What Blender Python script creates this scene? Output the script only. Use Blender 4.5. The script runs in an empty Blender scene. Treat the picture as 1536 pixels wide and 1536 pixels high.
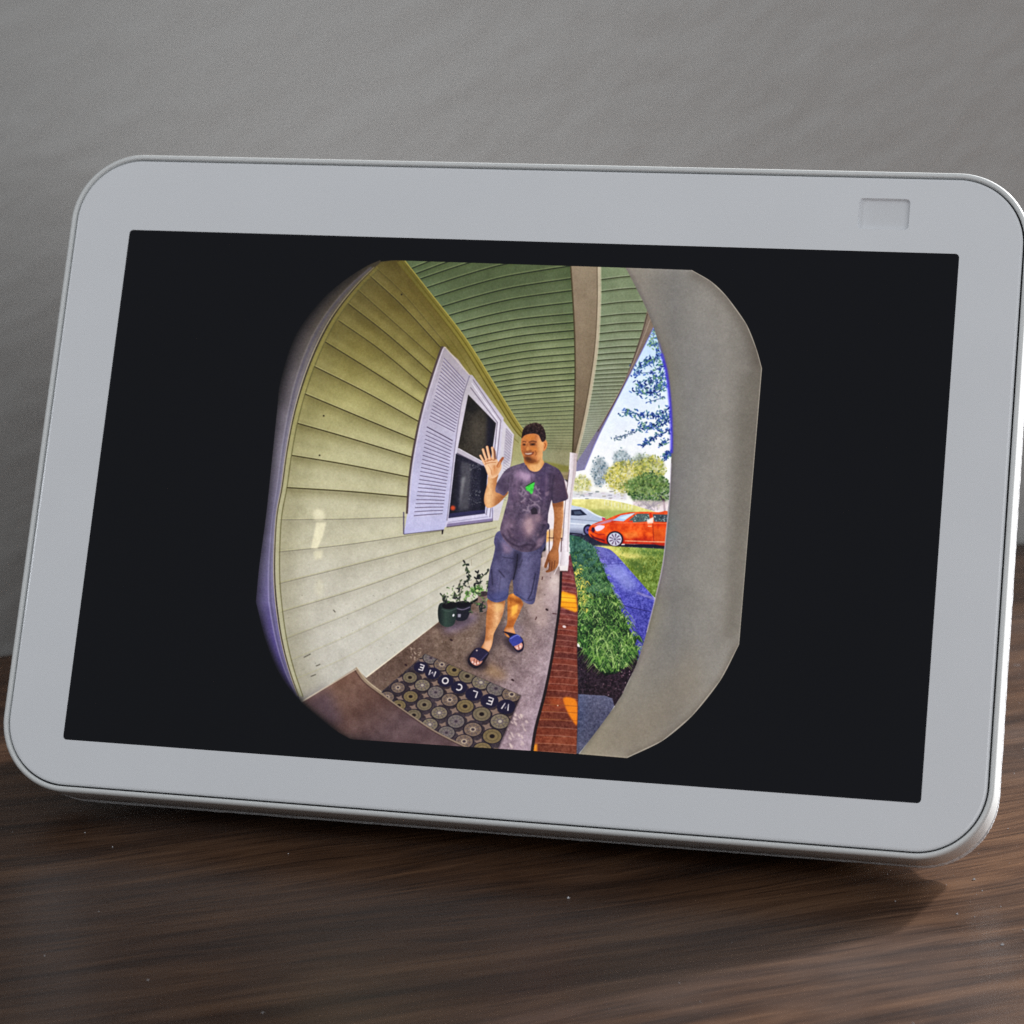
import bpy, bmesh, math
import numpy as np
from mathutils import Vector, Matrix

# ---------------------------------------------------------------- camera, world, lamps, exposure
S = bpy.context.scene
COLL = S.collection
TILT = math.radians(25)                                   # the display leans back
SN, CS = math.sin(TILT), math.cos(TILT)
ZC = 0.008 + 0.0645 * CS                                  # height of the screen's centre over the table
cam_d = bpy.data.cameras.new('camera')
cam = bpy.data.objects.new('camera', cam_d); COLL.objects.link(cam)
S.camera = cam
cam_d.sensor_width = 36; cam_d.lens = 36 * 4200 / 1536
cam_d.clip_start = 0.02; cam_d.clip_end = 60
right, up, fwd = Vector((0.97109463, 0.23868365, -0.00230914)), Vector((-0.05085871, 0.21635338, 0.97498954)), Vector((-0.23321366, 0.94668967, -0.22223875))
cam.matrix_world = Matrix(((right.x, up.x, -fwd.x, 0.13134168), (right.y, up.y, -fwd.y, -0.52611036),
                           (right.z, up.z, -fwd.z, 0.18776), (0, 0, 0, 1)))
cam_d.dof.use_dof = True; cam_d.dof.focus_distance = 0.552; cam_d.dof.aperture_fstop = 26
cam_d.dof.aperture_blades = 7

W = bpy.data.worlds.new('World'); S.world = W; W.use_nodes = True
W.node_tree.nodes['Background'].inputs[0].default_value = (0.94, 0.97, 1.0, 1)
W.node_tree.nodes['Background'].inputs[1].default_value = 0.40

WALL_P = Vector((-0.1517, 0.0927, 0)); WALL_D = Vector((0.799, 0.601, 0)).normalized(); WALL_N = Vector((WALL_D.y, -WALL_D.x, 0))
def lamp(name, loc, direction, sx, sy, power, col):
    d = bpy.data.lights.new(name, 'AREA'); d.shape = 'RECTANGLE'; d.size = sx; d.size_y = sy; d.energy = power; d.color = col
    o = bpy.data.objects.new(name, d); COLL.objects.link(o)
    o.location = loc; o.rotation_euler = Vector(direction).to_track_quat('-Z', 'Y').to_euler()
    return o
# daylight through the window in the wall behind, to the right and above the picture
WIN = (0.325, 1.75, 0.22, 0.80)                            # along the wall from, to; height from, to
wc = WALL_P + WALL_D * 1.33 + Vector((0, 0, (WIN[2] + WIN[3]) / 2)) - WALL_N * 0.02
lamp('window_light', wc, WALL_N, .82, WIN[3] - WIN[2] - .004, 105, (0.94, 0.97, 1.0))
lamp('sky_light', (0.09 + .88, -.03 + 1.30, 1.05), (-.88, -1.30, -1.05), .08, .08, 44, (1.0, 0.98, 0.97))
# soft light of the room on the camera's side
lamp('room_light', (1.55, -1.9, 1.05), (-1.5, 1.9, -1.0), 2.0, 1.6, 15, (0.93, 0.96, 1.0))
lamp('side_light', (-1.35, -0.72, 1.05), (1.35, .72, -.98), .7, .7, 8, (0.86, 0.92, 1.0))
S.view_settings.view_transform = 'Standard'; S.view_settings.look = 'None'
S.view_settings.exposure = 0; S.view_settings.gamma = 1
S.cycles.use_denoising = False; S.cycles.sample_clamp_indirect = 1.0
S.cycles.max_bounces = 8; S.cycles.caustics_reflective = False; S.cycles.caustics_refractive = False

# ---------------------------------------------------------------- helpers
def link(name, me, m=None, parent=None):
    o = bpy.data.objects.new(name, me); COLL.objects.link(o)
    if m: me.materials.append(m)
    if parent: o.parent = parent
    return o
def mesh(name, verts, faces, smooth=True):
    me = bpy.data.meshes.new(name); me.from_pydata([tuple(v) for v in verts], [], faces); me.update()
    if smooth: me.polygons.foreach_set('use_smooth', [True] * len(me.polygons))
    return me
def mat(name):
    m = bpy.data.materials.new(name); m.use_nodes = True
    t = m.node_tree; b = t.nodes['Principled BSDF']
    return m, t, b
def node(t, kind, **kw):
    n = t.nodes.new(kind)
    for k, v in kw.items(): setattr(n, k, v)
    return n
def noise(t, vec, scale, detail=4, rough=.55, dist=0):
    n = node(t, 'ShaderNodeTexNoise'); n.inputs['Scale'].default_value = scale; n.inputs['Detail'].default_value = detail
    n.inputs['Roughness'].default_value = rough; n.inputs['Distortion'].default_value = dist
    t.links.new(vec, n.inputs['Vector']); return n.outputs['Fac']
def ramp(t, fac, *stops):
    n = node(t, 'ShaderNodeValToRGB'); e = n.color_ramp.elements
    while len(e) < len(stops): e.new(.5)
    for k, (p, c) in zip(e, stops): k.position = p; k.color = (*c, 1)
    t.links.new(fac, n.inputs['Fac']); return n.outputs['Color']
def math_(t, op, a, b=None):
    n = node(t, 'ShaderNodeMath', operation=op)
    for i, v in enumerate((a, b)):
        if v is None: continue
        if isinstance(v, (int, float)): n.inputs[i].default_value = v
        else: t.links.new(v, n.inputs[i])
    return n.outputs[0]
def mixc(t, fac, a, b, mode='MIX'):
    n = node(t, 'ShaderNodeMix', data_type='RGBA', blend_type=mode)
    for i, v in ((0, fac), (6, a), (7, b)):
        if isinstance(v, (int, float)): n.inputs[i].default_value = v
        elif isinstance(v, tuple): n.inputs[i].default_value = (*v, 1)
        else: t.links.new(v, n.inputs[i])
    return n.outputs[2]
def mapping(t, rotz=0, scale=(1, 1, 1), rot=None):
    c = node(t, 'ShaderNodeTexCoord'); m_ = node(t, 'ShaderNodeMapping')
    m_.inputs['Rotation'].default_value = rot or (0, 0, rotz); m_.inputs['Scale'].default_value = scale
    t.links.new(c.outputs['Object'], m_.inputs['Vector']); return m_.outputs[0]
def bump(t, b, h, strength, dist):
    n = node(t, 'ShaderNodeBump'); n.inputs['Strength'].default_value = strength; n.inputs['Distance'].default_value = dist
    t.links.new(h, n.inputs['Height']); t.links.new(n.outputs[0], b.inputs['Normal'])

# ---------------------------------------------------------------- materials
def m_wall():
    m, t, b = mat('painted_wall')
    v = mapping(t, scale=(1, 1, 1))
    b.inputs['Base Color'].default_value = (0.43, 0.41, 0.375, 1)
    c = ramp(t, noise(t, v, 6, 3), (.3, (.385, .380, .366)), (.7, (.412, .406, .392)))
    t.links.new(c, b.inputs['Base Color'])
    v1 = mapping(t, rot=(0, 0.42, 0))
    v2n = node(t, 'ShaderNodeMapping'); t.links.new(v1, v2n.inputs[0]); v2n.inputs['Scale'].default_value = (1, 1, 1.7); v2 = v2n.outputs[0]
    h = math_(t, 'ADD', math_(t, 'MULTIPLY', noise(t, v2, 75, 1, .4), .7), math_(t, 'MULTIPLY', noise(t, v2, 30, 1, .4), .9))
    bump(t, b, h, .42, .0026)
    b.inputs['Roughness'].default_value = .5
    return m
def m_wood():
    m, t, b = mat('walnut_laminate')
    v = mapping(t, scale=(1, 1, 1))
    warp = noise(t, mapping(t, scale=(3, 9, 1)), 1.0, 3, .5)
    s1 = node(t, 'ShaderNodeMapping'); t.links.new(v, s1.inputs[0]); s1.inputs['Scale'].default_value = (11, 120, 1)
    off = node(t, 'ShaderNodeVectorMath', operation='ADD'); t.links.new(s1.outputs[0], off.inputs[0])
    cx = node(t, 'ShaderNodeCombineXYZ'); t.links.new(math_(t, 'MULTIPLY', warp, 5.5), cx.inputs[1]); t.links.new(cx.outputs[0], off.inputs[1])
    broad = noise(t, off.outputs[0], .55, 4, .6, .4)
    mid = noise(t, off.outputs[0], 1.7, 4, .6, .3)
    s2 = node(t, 'ShaderNodeMapping'); t.links.new(off.outputs[0], s2.inputs[0]); s2.inputs['Scale'].default_value = (2.8, 6.0, 1)
    fine = noise(t, s2.outputs[0], 1.6, 3, .65)
    f = math_(t, 'ADD', math_(t, 'ADD', math_(t, 'MULTIPLY', broad, .40), math_(t, 'MULTIPLY', mid, .36)), math_(t, 'MULTIPLY', fine, .34))
    c = ramp(t, f, (.36, (.012, .0060, .0042)), (.46, (.035, .0170, .0098)), (.56, (.076, .038, .0205)), (.67, (.142, .075, .040)))
    pores = ramp(t, fine, (.30, (.45, .42, .42)), (.42, (1, 1, 1)))
    c = mixc(t, .75, c, pores, 'MULTIPLY')
    tone = ramp(t, noise(t, mapping(t, scale=(3, 8, 1)), 1.3, 2), (.35, (.86, .90, 1.0)), (.65, (1.08, 1.0, .90)))
    c = mixc(t, 1.0, c, tone, 'MULTIPLY')
    # wiping smears leave a pale, dusty bloom
    sm = noise(t, mapping(t, scale=(9, 16, 1)), 1.0, 4, .6, .6)
    smf = ramp(t, sm, (.48, (0, 0, 0)), (.75, (1, 1, 1)))
    c = mixc(t, math_(t, 'MULTIPLY', smf, .06), c, (.36, .35, .36))
    t.links.new(c, b.inputs['Base Color'])
    r = math_(t, 'ADD', math_(t, 'MULTIPLY', smf, .12), math_(t, 'ADD', .30, math_(t, 'MULTIPLY', fine, .12)))
    t.links.new(r, b.inputs['Roughness'])
    bump(t, b, math_(t, 'ADD', fine, math_(t, 'MULTIPLY', noise(t, v, 900, 2), .5)), .15, .0003)
    b.inputs['Specular IOR Level'].default_value = .26
    return m
def m_plain(name, col, rough, grain=None, coat=0):
    m, t, b = mat(name)
    v = mapping(t)
    n = noise(t, v, 60, 3)
    c = ramp(t, n, (.3, tuple(x * .985 for x in col)), (.7, tuple(min(1, x * 1.01) for x in col)))
    t.links.new(c, b.inputs['Base Color'])
    t.links.new(math_(t, 'ADD', math_(t, 'MULTIPLY', noise(t, v, 35, 4), .08), rough - .04), b.inputs['Roughness'])
    b.inputs['Coat Weight'].default_value = coat; b.inputs['Coat Roughness'].default_value = .06
    if grain: bump(t, b, noise(t, v, grain[0], 2), grain[1], grain[2])
    return m
def m_fabric():
    m, t, b = mat('woven_fabric')
    v = mapping(t)
    w = noise(t, v, 1900, 2)
    t.links.new(ramp(t, w, (.35, (.50, .50, .51)), (.65, (.86, .86, .87))), b.inputs['Base Color'])
    b.inputs['Roughness'].default_value = .9; b.inputs['Sheen Weight'].default_value = .3
    bump(t, b, w, .6, .0005)
    return m
def m_screen():
    m, t, b = mat('black_panel')
    v = mapping(t)
    t.links.new(ramp(t, noise(t, v, 9, 3), (.3, (.004, .0045, .006)), (.7, (.006, .006, .0085))), b.inputs['Base Color'])
    sm = noise(t, mapping(t, scale=(1, .5, 1)), 22, 5, .6)
    t.links.new(ramp(t, sm, (.4, (.05,)*3), (.7, (.11,)*3)), b.inputs['Roughness'])
    b.inputs['Specular IOR Level'].default_value = .19
    b.inputs['Emission Color'].default_value = (.42, .55, 1, 1); b.inputs['Emission Strength'].default_value = .0020
    return m
# ---------------------------------------------------------------- the picture shown on the screen (flat print, drawn in code)
import numpy as np
PX0, PY0, PX1, PY1, SS = 372.0, 380.0, 1154.0, 1148.0, 2.0
CW, CH = int((PX1 - PX0) * SS), int((PY1 - PY0) * SS)
RNG = np.random.default_rng(7)

def crop(x0, y0, s):
    def f(*v):
        a = np.array(v, float).reshape(-1, 2)
        return a / s + np.array([x0, y0])
    return f
cA, cB, cC, cD = crop(380, 380, 3.84), crop(700, 380, 3.339), crop(370, 760, 3.84), crop(700, 760, 3.339)
cE, cF, cG, cM, cP = crop(650, 600, 6.144), crop(650, 800, 6.144), crop(830, 480, 4.15), crop(530, 960, 5.12), crop(0, 0, 1)

def smooth(p, n=6, closed=False):
    p = np.asarray(p, float)
    if len(p) < 3: return p
    q = np.vstack([p[-1:], p, p[:2]]) if closed else np.vstack([2*p[0]-p[1], p, 2*p[-1]-p[-2]])
    out = []
    for i in range(1, len(q) - 2):
        a, b, c, d = q[i-1], q[i], q[i+1], q[i+2]
        for t in np.linspace(0, 1, n, endpoint=False):
            out.append(.5*((2*b) + (c-a)*t + (2*a-5*b+4*c-d)*t*t + (3*b-a-3*c+d)*t**3))
    if not closed: out.append(p[-1])
    return np.array(out)

def upscale(g, h, w):
    ys, xs = np.linspace(0, g.shape[0]-1.001, h), np.linspace(0, g.shape[1]-1.001, w)
    yi, xi = ys.astype(int), xs.astype(int)
    fy, fx = (ys-yi)[:, None], (xs-xi)[None]
    fy, fx = fy*fy*(3-2*fy), fx*fx*(3-2*fx)
    a, b = g[yi][:, xi], g[yi][:, xi+1]
    c, d = g[yi+1][:, xi], g[yi+1][:, xi+1]
    return (a*(1-fx)+b*fx)*(1-fy) + (c*(1-fx)+d*fx)*fy
def vnoise(cell, cell_y=None):
    cy = cell_y or cell
    return upscale(RNG.random((int(CH/SS/cy)+3, int(CW/SS/cell)+3)), CH, CW)*2-1
YY, XX = np.mgrid[0:CH, 0:CW]
XX = XX/SS + PX0; YY = YY/SS + PY0
N40, N16, N7, N3, N1 = vnoise(40), vnoise(16), vnoise(7), vnoise(3), vnoise(1.2)
canvas = np.zeros((CH, CW, 3))
canvas[:] = np.array([3, 3, 5])/255

def blur1(a, r):
    r = int(max(1, round(r)))
    k = np.exp(-.5*(np.arange(-3*r, 3*r+1)/r)**2); k /= k.sum()
    for ax in (0, 1):
        p = [(0, 0)]*a.ndim; p[ax] = (3*r, 3*r)
        b = np.pad(a, p, mode='edge'); o = np.zeros_like(a)
        for i, w in enumerate(k):
            o += w*(b[i:i+a.shape[0]] if ax == 0 else b[:, i:i+a.shape[1]])
        a = o
    return a

def cover(poly, pad=0, sub=3):
    p = (np.asarray(poly, float) - np.array([PX0, PY0]))*SS
    x0, y0 = np.floor(p.min(0)).astype(int) - pad - 1
    x1, y1 = np.ceil(p.max(0)).astype(int) + pad + 2
    x0, y0, x1, y1 = max(x0, 0), max(y0, 0), min(x1, CW), min(y1, CH)
    if x1 <= x0 or y1 <= y0: return None
    w, h = x1-x0, y1-y0
    acc = np.zeros((h*sub, w))
    rows = y0 + (np.arange(h*sub)+.5)/sub
    cols = np.arange(w)+1+x0
    q = np.roll(p, -1, 0)
    for (ax, ay), (bx, by) in zip(p, q):
        if ay == by: continue
        d = 1 if by > ay else -1
        lo, hi = min(ay, by), max(ay, by)
        i0, i1 = np.searchsorted(rows, lo), np.searchsorted(rows, hi)
        if i1 <= i0: continue
        xs = ax + (rows[i0:i1]-ay)*(bx-ax)/(by-ay)
        acc[i0:i1] += d*np.clip(cols[None]-xs[:, None], 0, 1)
    cov = np.clip(np.abs(acc), 0, 1).reshape(h, sub, w).mean(1)
    return (slice(y0, y1), slice(x0, x1)), cov

def lerpc(stops, t):
    ks = [s[0] for s in stops]
    return np.stack([np.interp(t, ks, [s[1][c] for s in stops]) for c in range(3)], -1)
def gy(*stops): return lambda s: lerpc(stops, YY[s])
def gx(*stops): return lambda s: lerpc(stops, XX[s])
def gdir(ang, *stops):
    c, k = np.cos(np.radians(ang)), np.sin(np.radians(ang))
    return lambda s: lerpc(stops, XX[s]*c + YY[s]*k)

MASK = None
def fill(poly, col, alpha=1.0, soft=0, tex=None):
    r = cover(poly, int(3*soft*SS)+1 if soft else 0)
    if r is None: return
    s, cov = r
    if soft: cov = blur1(cov, soft*SS)
    if MASK is not None: cov = cov*MASK[s]
    c = col(s) if callable(col) else np.broadcast_to(np.array(col, float), cov.shape+(3,))
    if tex is not None:
        c = c + sum(f[s]*k for f, k in tex)[..., None]
    a = (cov*alpha)[..., None]
    canvas[s] = canvas[s]*(1-a) + np.clip(c, 0, 255)/255*a

def clip_to(poly, soft=0):
    global MASK
    MASK = None
    if poly is not None:
        r = cover(poly, 2)
        m = np.zeros((CH, CW)); m[r[0]] = r[1]
        MASK = m

def ribbon(pts, w0, w1=None):
    p = np.asarray(pts, float)
    w1 = w0 if w1 is None else w1
    t = np.gradient(p, axis=0); t /= np.maximum(np.linalg.norm(t, axis=1, keepdims=True), 1e-9)
    n = np.stack([-t[:, 1], t[:, 0]], 1)
    w = np.linspace(w0, w1, len(p))[:, None]/2
    return np.vstack([p+n*w, (p-n*w)[::-1]])
def stroke(pts, w, col, alpha=1.0, w1=None, soft=0, sm=True):
    p = smooth(pts, 5) if sm and len(pts) > 2 else np.asarray(pts, float)
    fill(ribbon(p, w, w1), col, alpha, soft)
def finger(pts, w, col, w1=None):
    p = smooth(pts, 5) if len(pts) > 2 else np.asarray(pts, float)
    fill(ribbon(p, w, w1), col); disc(p[-1], (w1 or w)/2, (w1 or w)/2, col); disc(p[0], w/2, w/2, col)
def ell(c, rx, ry, rot=0, n=20):
    t = np.linspace(0, 2*np.pi, n, endpoint=False); a = np.radians(rot)
    x, y = rx*np.cos(t), ry*np.sin(t)
    return np.stack([c[0]+x*np.cos(a)-y*np.sin(a), c[1]+x*np.sin(a)+y*np.cos(a)], 1)
def disc(c, rx, ry, col, alpha=1.0, rot=0, soft=0): fill(ell(c, rx, ry, rot), col, alpha, soft)
def lerp(a, b, t): return np.asarray(a)*(1-t) + np.asarray(b)*t
def along(p, t):
    p = np.asarray(p, float); d = np.r_[0, np.cumsum(np.linalg.norm(np.diff(p, axis=0), axis=1))]
    return np.array([np.interp(t*d[-1], d, p[:, 0]), np.interp(t*d[-1], d, p[:, 1])])
def xat(p, y):
    p = np.asarray(p, float); o = np.argsort(p[:, 1]); return np.interp(y, p[o, 1], p[o, 0])
def R(a, b): return a + (b-a)*RNG.random()

OUT = np.vstack([
    cP(571, 389, 1037, 404), smooth(cP(1037, 404, 1066, 421, 1089, 443, 1119, 485, 1134, 522, 1142.5, 552)),
    cP(1125, 760, 1108, 967), smooth(cP(1108, 967, 1080, 1021, 1038, 1074, 993, 1112, 940, 1138)),
    cP(868, 1132, 799, 1127, 700, 1121, 531, 1110),
    smooth(cP(520, 1108, 487, 1084, 448, 1050, 420, 1013, 399, 963, 384, 903)),
    smooth(cP(384, 903, 389, 850, 399, 776, 406, 711, 416, 614, 421, 572, 442, 506, 476, 457, 510, 425, 547, 400, 571, 389))])

# curves shared by several shapes
TRIM_IN = smooth(np.vstack([cA(735, 45, 600, 185, 480, 340, 400, 480, 330, 640, 275, 800, 232, 960, 196, 1150, 168, 1350),
                            cC(178, 40, 166, 220, 165, 400, 177, 560, 203, 750, 245, 930, 312, 1132)]))
SOFF = smooth(np.vstack([cA(870, 30, 1000, 195, 1220, 478, 1400, 765, 1536, 985), cP(797, 655)]))          # wall / soffit edge
BEAM_L = smooth(cB(518, 50, 528, 200, 538, 400, 541, 620, 536, 820, 528, 1000))
BEAM_R = smooth(cB(668, 60, 668, 250, 655, 470, 625, 680, 590, 860, 552, 1010))
COL = np.vstack([smooth(cB(790, 60, 850, 175, 905, 290, 955, 430, 992, 570, 1014, 720, 1024, 880, 1024, 1000, 1015, 1200, 1005, 1290)),
                 smooth(cD(1002, 80, 985, 250, 945, 450, 905, 610, 852, 780, 775, 945, 690, 1070, 555, 1250))])
JOINT = smooth(cD(472, 325, 465, 480, 448, 620, 420, 790, 388, 945, 345, 1110, 325, 1235))                 # slab / brick joint
BRICK_R = smooth(cD(518, 235, 540, 360, 555, 480, 552, 700, 556, 950, 548, 1250))
SILL = smooth(cC(628, 930, 690, 1010, 820, 1108, 960, 1208, 1100, 1300, 1300, 1400))

def paint_siding():
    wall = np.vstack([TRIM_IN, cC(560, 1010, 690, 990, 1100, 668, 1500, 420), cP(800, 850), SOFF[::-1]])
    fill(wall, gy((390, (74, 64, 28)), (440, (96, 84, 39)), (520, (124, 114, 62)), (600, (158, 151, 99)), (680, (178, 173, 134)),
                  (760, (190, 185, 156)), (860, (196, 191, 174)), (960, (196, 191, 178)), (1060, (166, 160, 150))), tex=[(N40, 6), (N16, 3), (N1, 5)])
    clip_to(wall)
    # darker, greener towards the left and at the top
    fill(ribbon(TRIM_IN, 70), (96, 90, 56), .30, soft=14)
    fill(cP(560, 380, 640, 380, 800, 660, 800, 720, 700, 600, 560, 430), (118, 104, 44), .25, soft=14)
    disc((560, 960), 130, 60, (204, 202, 192), .35, rot=-30, soft=25)
    L = [cA(700, 75, 870, 235, 1130, 545), cA(665, 120, 860, 300, 1080, 540), cA(600, 205, 800, 385, 1050, 610), cA(545, 285, 780, 470, 1030, 692), cA(492, 385, 740, 560, 1005, 783),
         cA(415, 508, 700, 685, 982, 868), cA(352, 650, 650, 800, 950, 966), cA(298, 808, 600, 935, 935, 1074), cA(256, 978, 560, 1065, 922, 1176),
         cA(222, 1163, 560, 1220, 905, 1290), cA(193, 1349, 560, 1372, 892, 1403), cC(185, 76, 560, 72, 915, 60), cC(185, 262, 560, 222, 910, 170, 1120, 140),
         cC(185, 446, 600, 342, 1000, 238, 1440, 122), cC(190, 612, 620, 482, 1000, 345, 1440, 165), cC(205, 772, 640, 600, 1080, 395, 1440, 215),
         cC(222, 905, 600, 740, 1090, 482, 1440, 290), cC(260, 1010, 620, 850, 1100, 560, 1440, 360)]
    for i, p in enumerate(L):
        a = [.30, .75, .45, .8, .7, .85, .85, .9, .9, .85, .85, .6, .62, .55, .5, .32, .16, .10][i]
        stroke(p + [0, 3.0], 5, (84, 76, 40) if i < 11 else (140, 134, 118), a*.34, soft=2)
        stroke(p + [0, 8], 9, (74, 64, 26) if i < 11 else (140, 134, 118), a*.20, soft=3.5); stroke(p - [0, 9], 8, (224, 216, 160) if i < 13 else (214, 208, 194), a*.16, soft=3.5)
        stroke(p, 1.7 if i < 11 else 1.2, (60, 52, 28) if i < 11 else (112, 106, 94), a)
        stroke(p - [0, 1.7], 1.2, (206, 202, 150) if 5 < i < 13 else (170, 164, 96), a*.5 if i < 15 else .2)
    for k in range(22):                                    # specks and scuffs
        c = cC(R(220, 900), R(420, 1000))[0]; disc(c, R(.3, .9), R(.3, .8), (90, 88, 80), .5)
    for c in (cA(383, 1163)[0], cA(407, 935)[0], cA(855, 235)[0]): disc(c, 1.3, 1.2, (36, 30, 20), .9)
    for p in (cC(330, 870, 370, 850), cC(400, 920, 425, 910), cC(500, 595, 512, 610), cC(370, 980, 400, 968)): stroke(p, 1.6, (84, 80, 70), .7)
    # light let in between two posts
    g = (232, 224, 190)
    fill(smooth(cC(388, 72, 395, 20, 425, 18, 450, 45, 440, 76), 4, True), g, .7, soft=2)
    fill(cC(402, 92, 460, 90, 440, 170, 408, 242, 372, 240, 388, 165), g, .85, soft=1.1)
    fill(cC(388, 256, 440, 252, 432, 298, 392, 306), g, .6, soft=1.6)
    disc(cC(420, 470)[0], 6, 14, g, .3, soft=3)
    clip_to(None)
    # strip of trim under the soffit
    fill(np.vstack([SOFF, (SOFF + [-10, 4.5])[::-1]]), gy((390, (98, 90, 40)), (520, (134, 124, 58)), (660, (142, 130, 72))))
    stroke(SOFF + [-5, 2.5], 1.4, (92, 84, 22), .8); stroke(SOFF + [-10, 5], 1.6, (96, 86, 30), .8)
    stroke(SOFF + [-19, 9], 1.2, (96, 88, 36), .5); stroke(SOFF + [-.6, .3], 1.6, (196, 184, 96), .55)
    stroke(cC(690, 985, 1000, 748, 1105, 668), 2.4, (226, 212, 190), .9); stroke(cC(690, 992, 1000, 756, 1110, 674), 1.6, (70, 54, 46), .8)

def paint_soffit():
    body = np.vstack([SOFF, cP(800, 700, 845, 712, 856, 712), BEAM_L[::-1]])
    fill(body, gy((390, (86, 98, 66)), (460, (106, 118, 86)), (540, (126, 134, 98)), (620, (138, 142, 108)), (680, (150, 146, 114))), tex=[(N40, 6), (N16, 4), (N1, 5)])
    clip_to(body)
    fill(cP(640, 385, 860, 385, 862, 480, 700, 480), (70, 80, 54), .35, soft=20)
    ly = [402, 410, 418, 431, 445, 459.5, 472.5, 485.5, 496, 507.6, 518, 528.5, 539, 548]
    ry = [330, 345, 361, 378, 398, 417, 435, 453, 470, 483, 495, 507, 519, 530]
    for k in range(22):
        ly.append(ly[-1] + max(3.6, 8.6 - .3*k)); ry.append(ry[-1] + max(4.1, 10.2 - .37*k))
    for k, (a, b) in enumerate(zip(ly, ry)):
        x0, x1 = xat(SOFF, a), xat(BEAM_L, max(b, 396)) + 2
        m = np.array([(x0*.5+x1*.5), (a*.45+b*.55) - max(0, 5-.25*k)])
        p = np.array([[x0, a], lerp([x0, a], m, .5) - [0, max(0, 1.4-.06*k)], m, lerp(m, [x1, b], .5) - [0, max(0, .8-.04*k)], [x1, b]])
        f = 1 if k < 20 else max(.25, 1-(k-19)*.06)
        stroke(p + [0, 2.4], 3.4, (66, 78, 40), .30*f, soft=1); stroke(p, 1.6 if k < 12 else 1.4 if k < 20 else 1.1, (36, 42, 28), .88*f)
        stroke(p - [0, 1.9], 1.3, (150, 158, 108), .38*f)
    clip_to(None)
    fill(cE(1010, 560, 1255, 610, 1245, 665, 1160, 660, 1010, 640), (128, 122, 62), .8, soft=1)
    fill(cE(1170, 668, 1245, 662, 1240, 740, 1190, 720), (150, 134, 104), .9)
    # beam
    fill(np.vstack([BEAM_L, BEAM_R[::-1]]), gy((395, (140, 126, 106)), (480, (136, 121, 100)), (600, (124, 109, 88)), (690, (104, 90, 72))), tex=[(N16, 4), (N1, 4)])
    stroke(BEAM_L + [.5, 0], 2.2, (70, 62, 38), .8); stroke(BEAM_R + [-1.5, 0], 5.0, (182, 170, 146), .9, w1=3); stroke(BEAM_R + [-4.5, 0], 1.2, (96, 84, 66), .8)
    # soffit beyond the beam
    rs = np.vstack([BEAM_R, cP(866, 706), smooth(cB(640, 945, 770, 700, 862, 500, 925, 340)), cB(905, 285, 850, 170, 790, 55)])
    fill(rs, gy((395, (120, 132, 102)), (500, (128, 138, 110)), (580, (142, 148, 126)), (660, (156, 158, 144)), (700, (150, 148, 140))), tex=[(N16, 4), (N1, 5)])
    clip_to(rs)
    y, k = 419.0, 0
    st = [18, 19.5, 18, 13.5, 12, 12, 10.5, 9, 9, 7.5, 7.5, 6.5, 6.5] + [5.6]*4 + [4.6]*6 + [3.6]*8 + [3]*12
    for d in st:
        x0 = xat(BEAM_R, y)
        p = np.array([[x0, y], [x0+36, y-4.5+min(3, k*.2)], [x0+75, y-6.5+min(4, k*.3)]])
        f = 1 if k < 14 else max(.25, 1-(k-13)*.06)
        stroke(p, 1.7 if k < 10 else 1.2, (58, 62, 42), .85*f); stroke(p + [0, -1.6], 1.2, (176, 182, 156), .45*f); stroke(p + [0, 2], 2.2, (90, 98, 70), .35*f)
        y += d; k += 1
    clip_to(None)
    stroke(BEAM_R + [.8, 0], 1.5, (196, 186, 160), .7)

def leafy(poly, n, cols, rmin, rmax, a=(.6, 1)):
    p = np.asarray(poly); lo, hi = p.min(0), p.max(0)
    clip_to(poly)
    for _ in range(n):
        c = (R(lo[0], hi[0]), R(lo[1], hi[1])); r = R(rmin, rmax)
        disc2(c, r, r*R(.45, .9), cols[RNG.integers(len(cols))], R(*a), R(0, 180))
    clip_to(None)
def disc2(c, rx, ry, col, alpha, rot): fill(ell(c, rx, ry, rot, 7), col, alpha)

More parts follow.
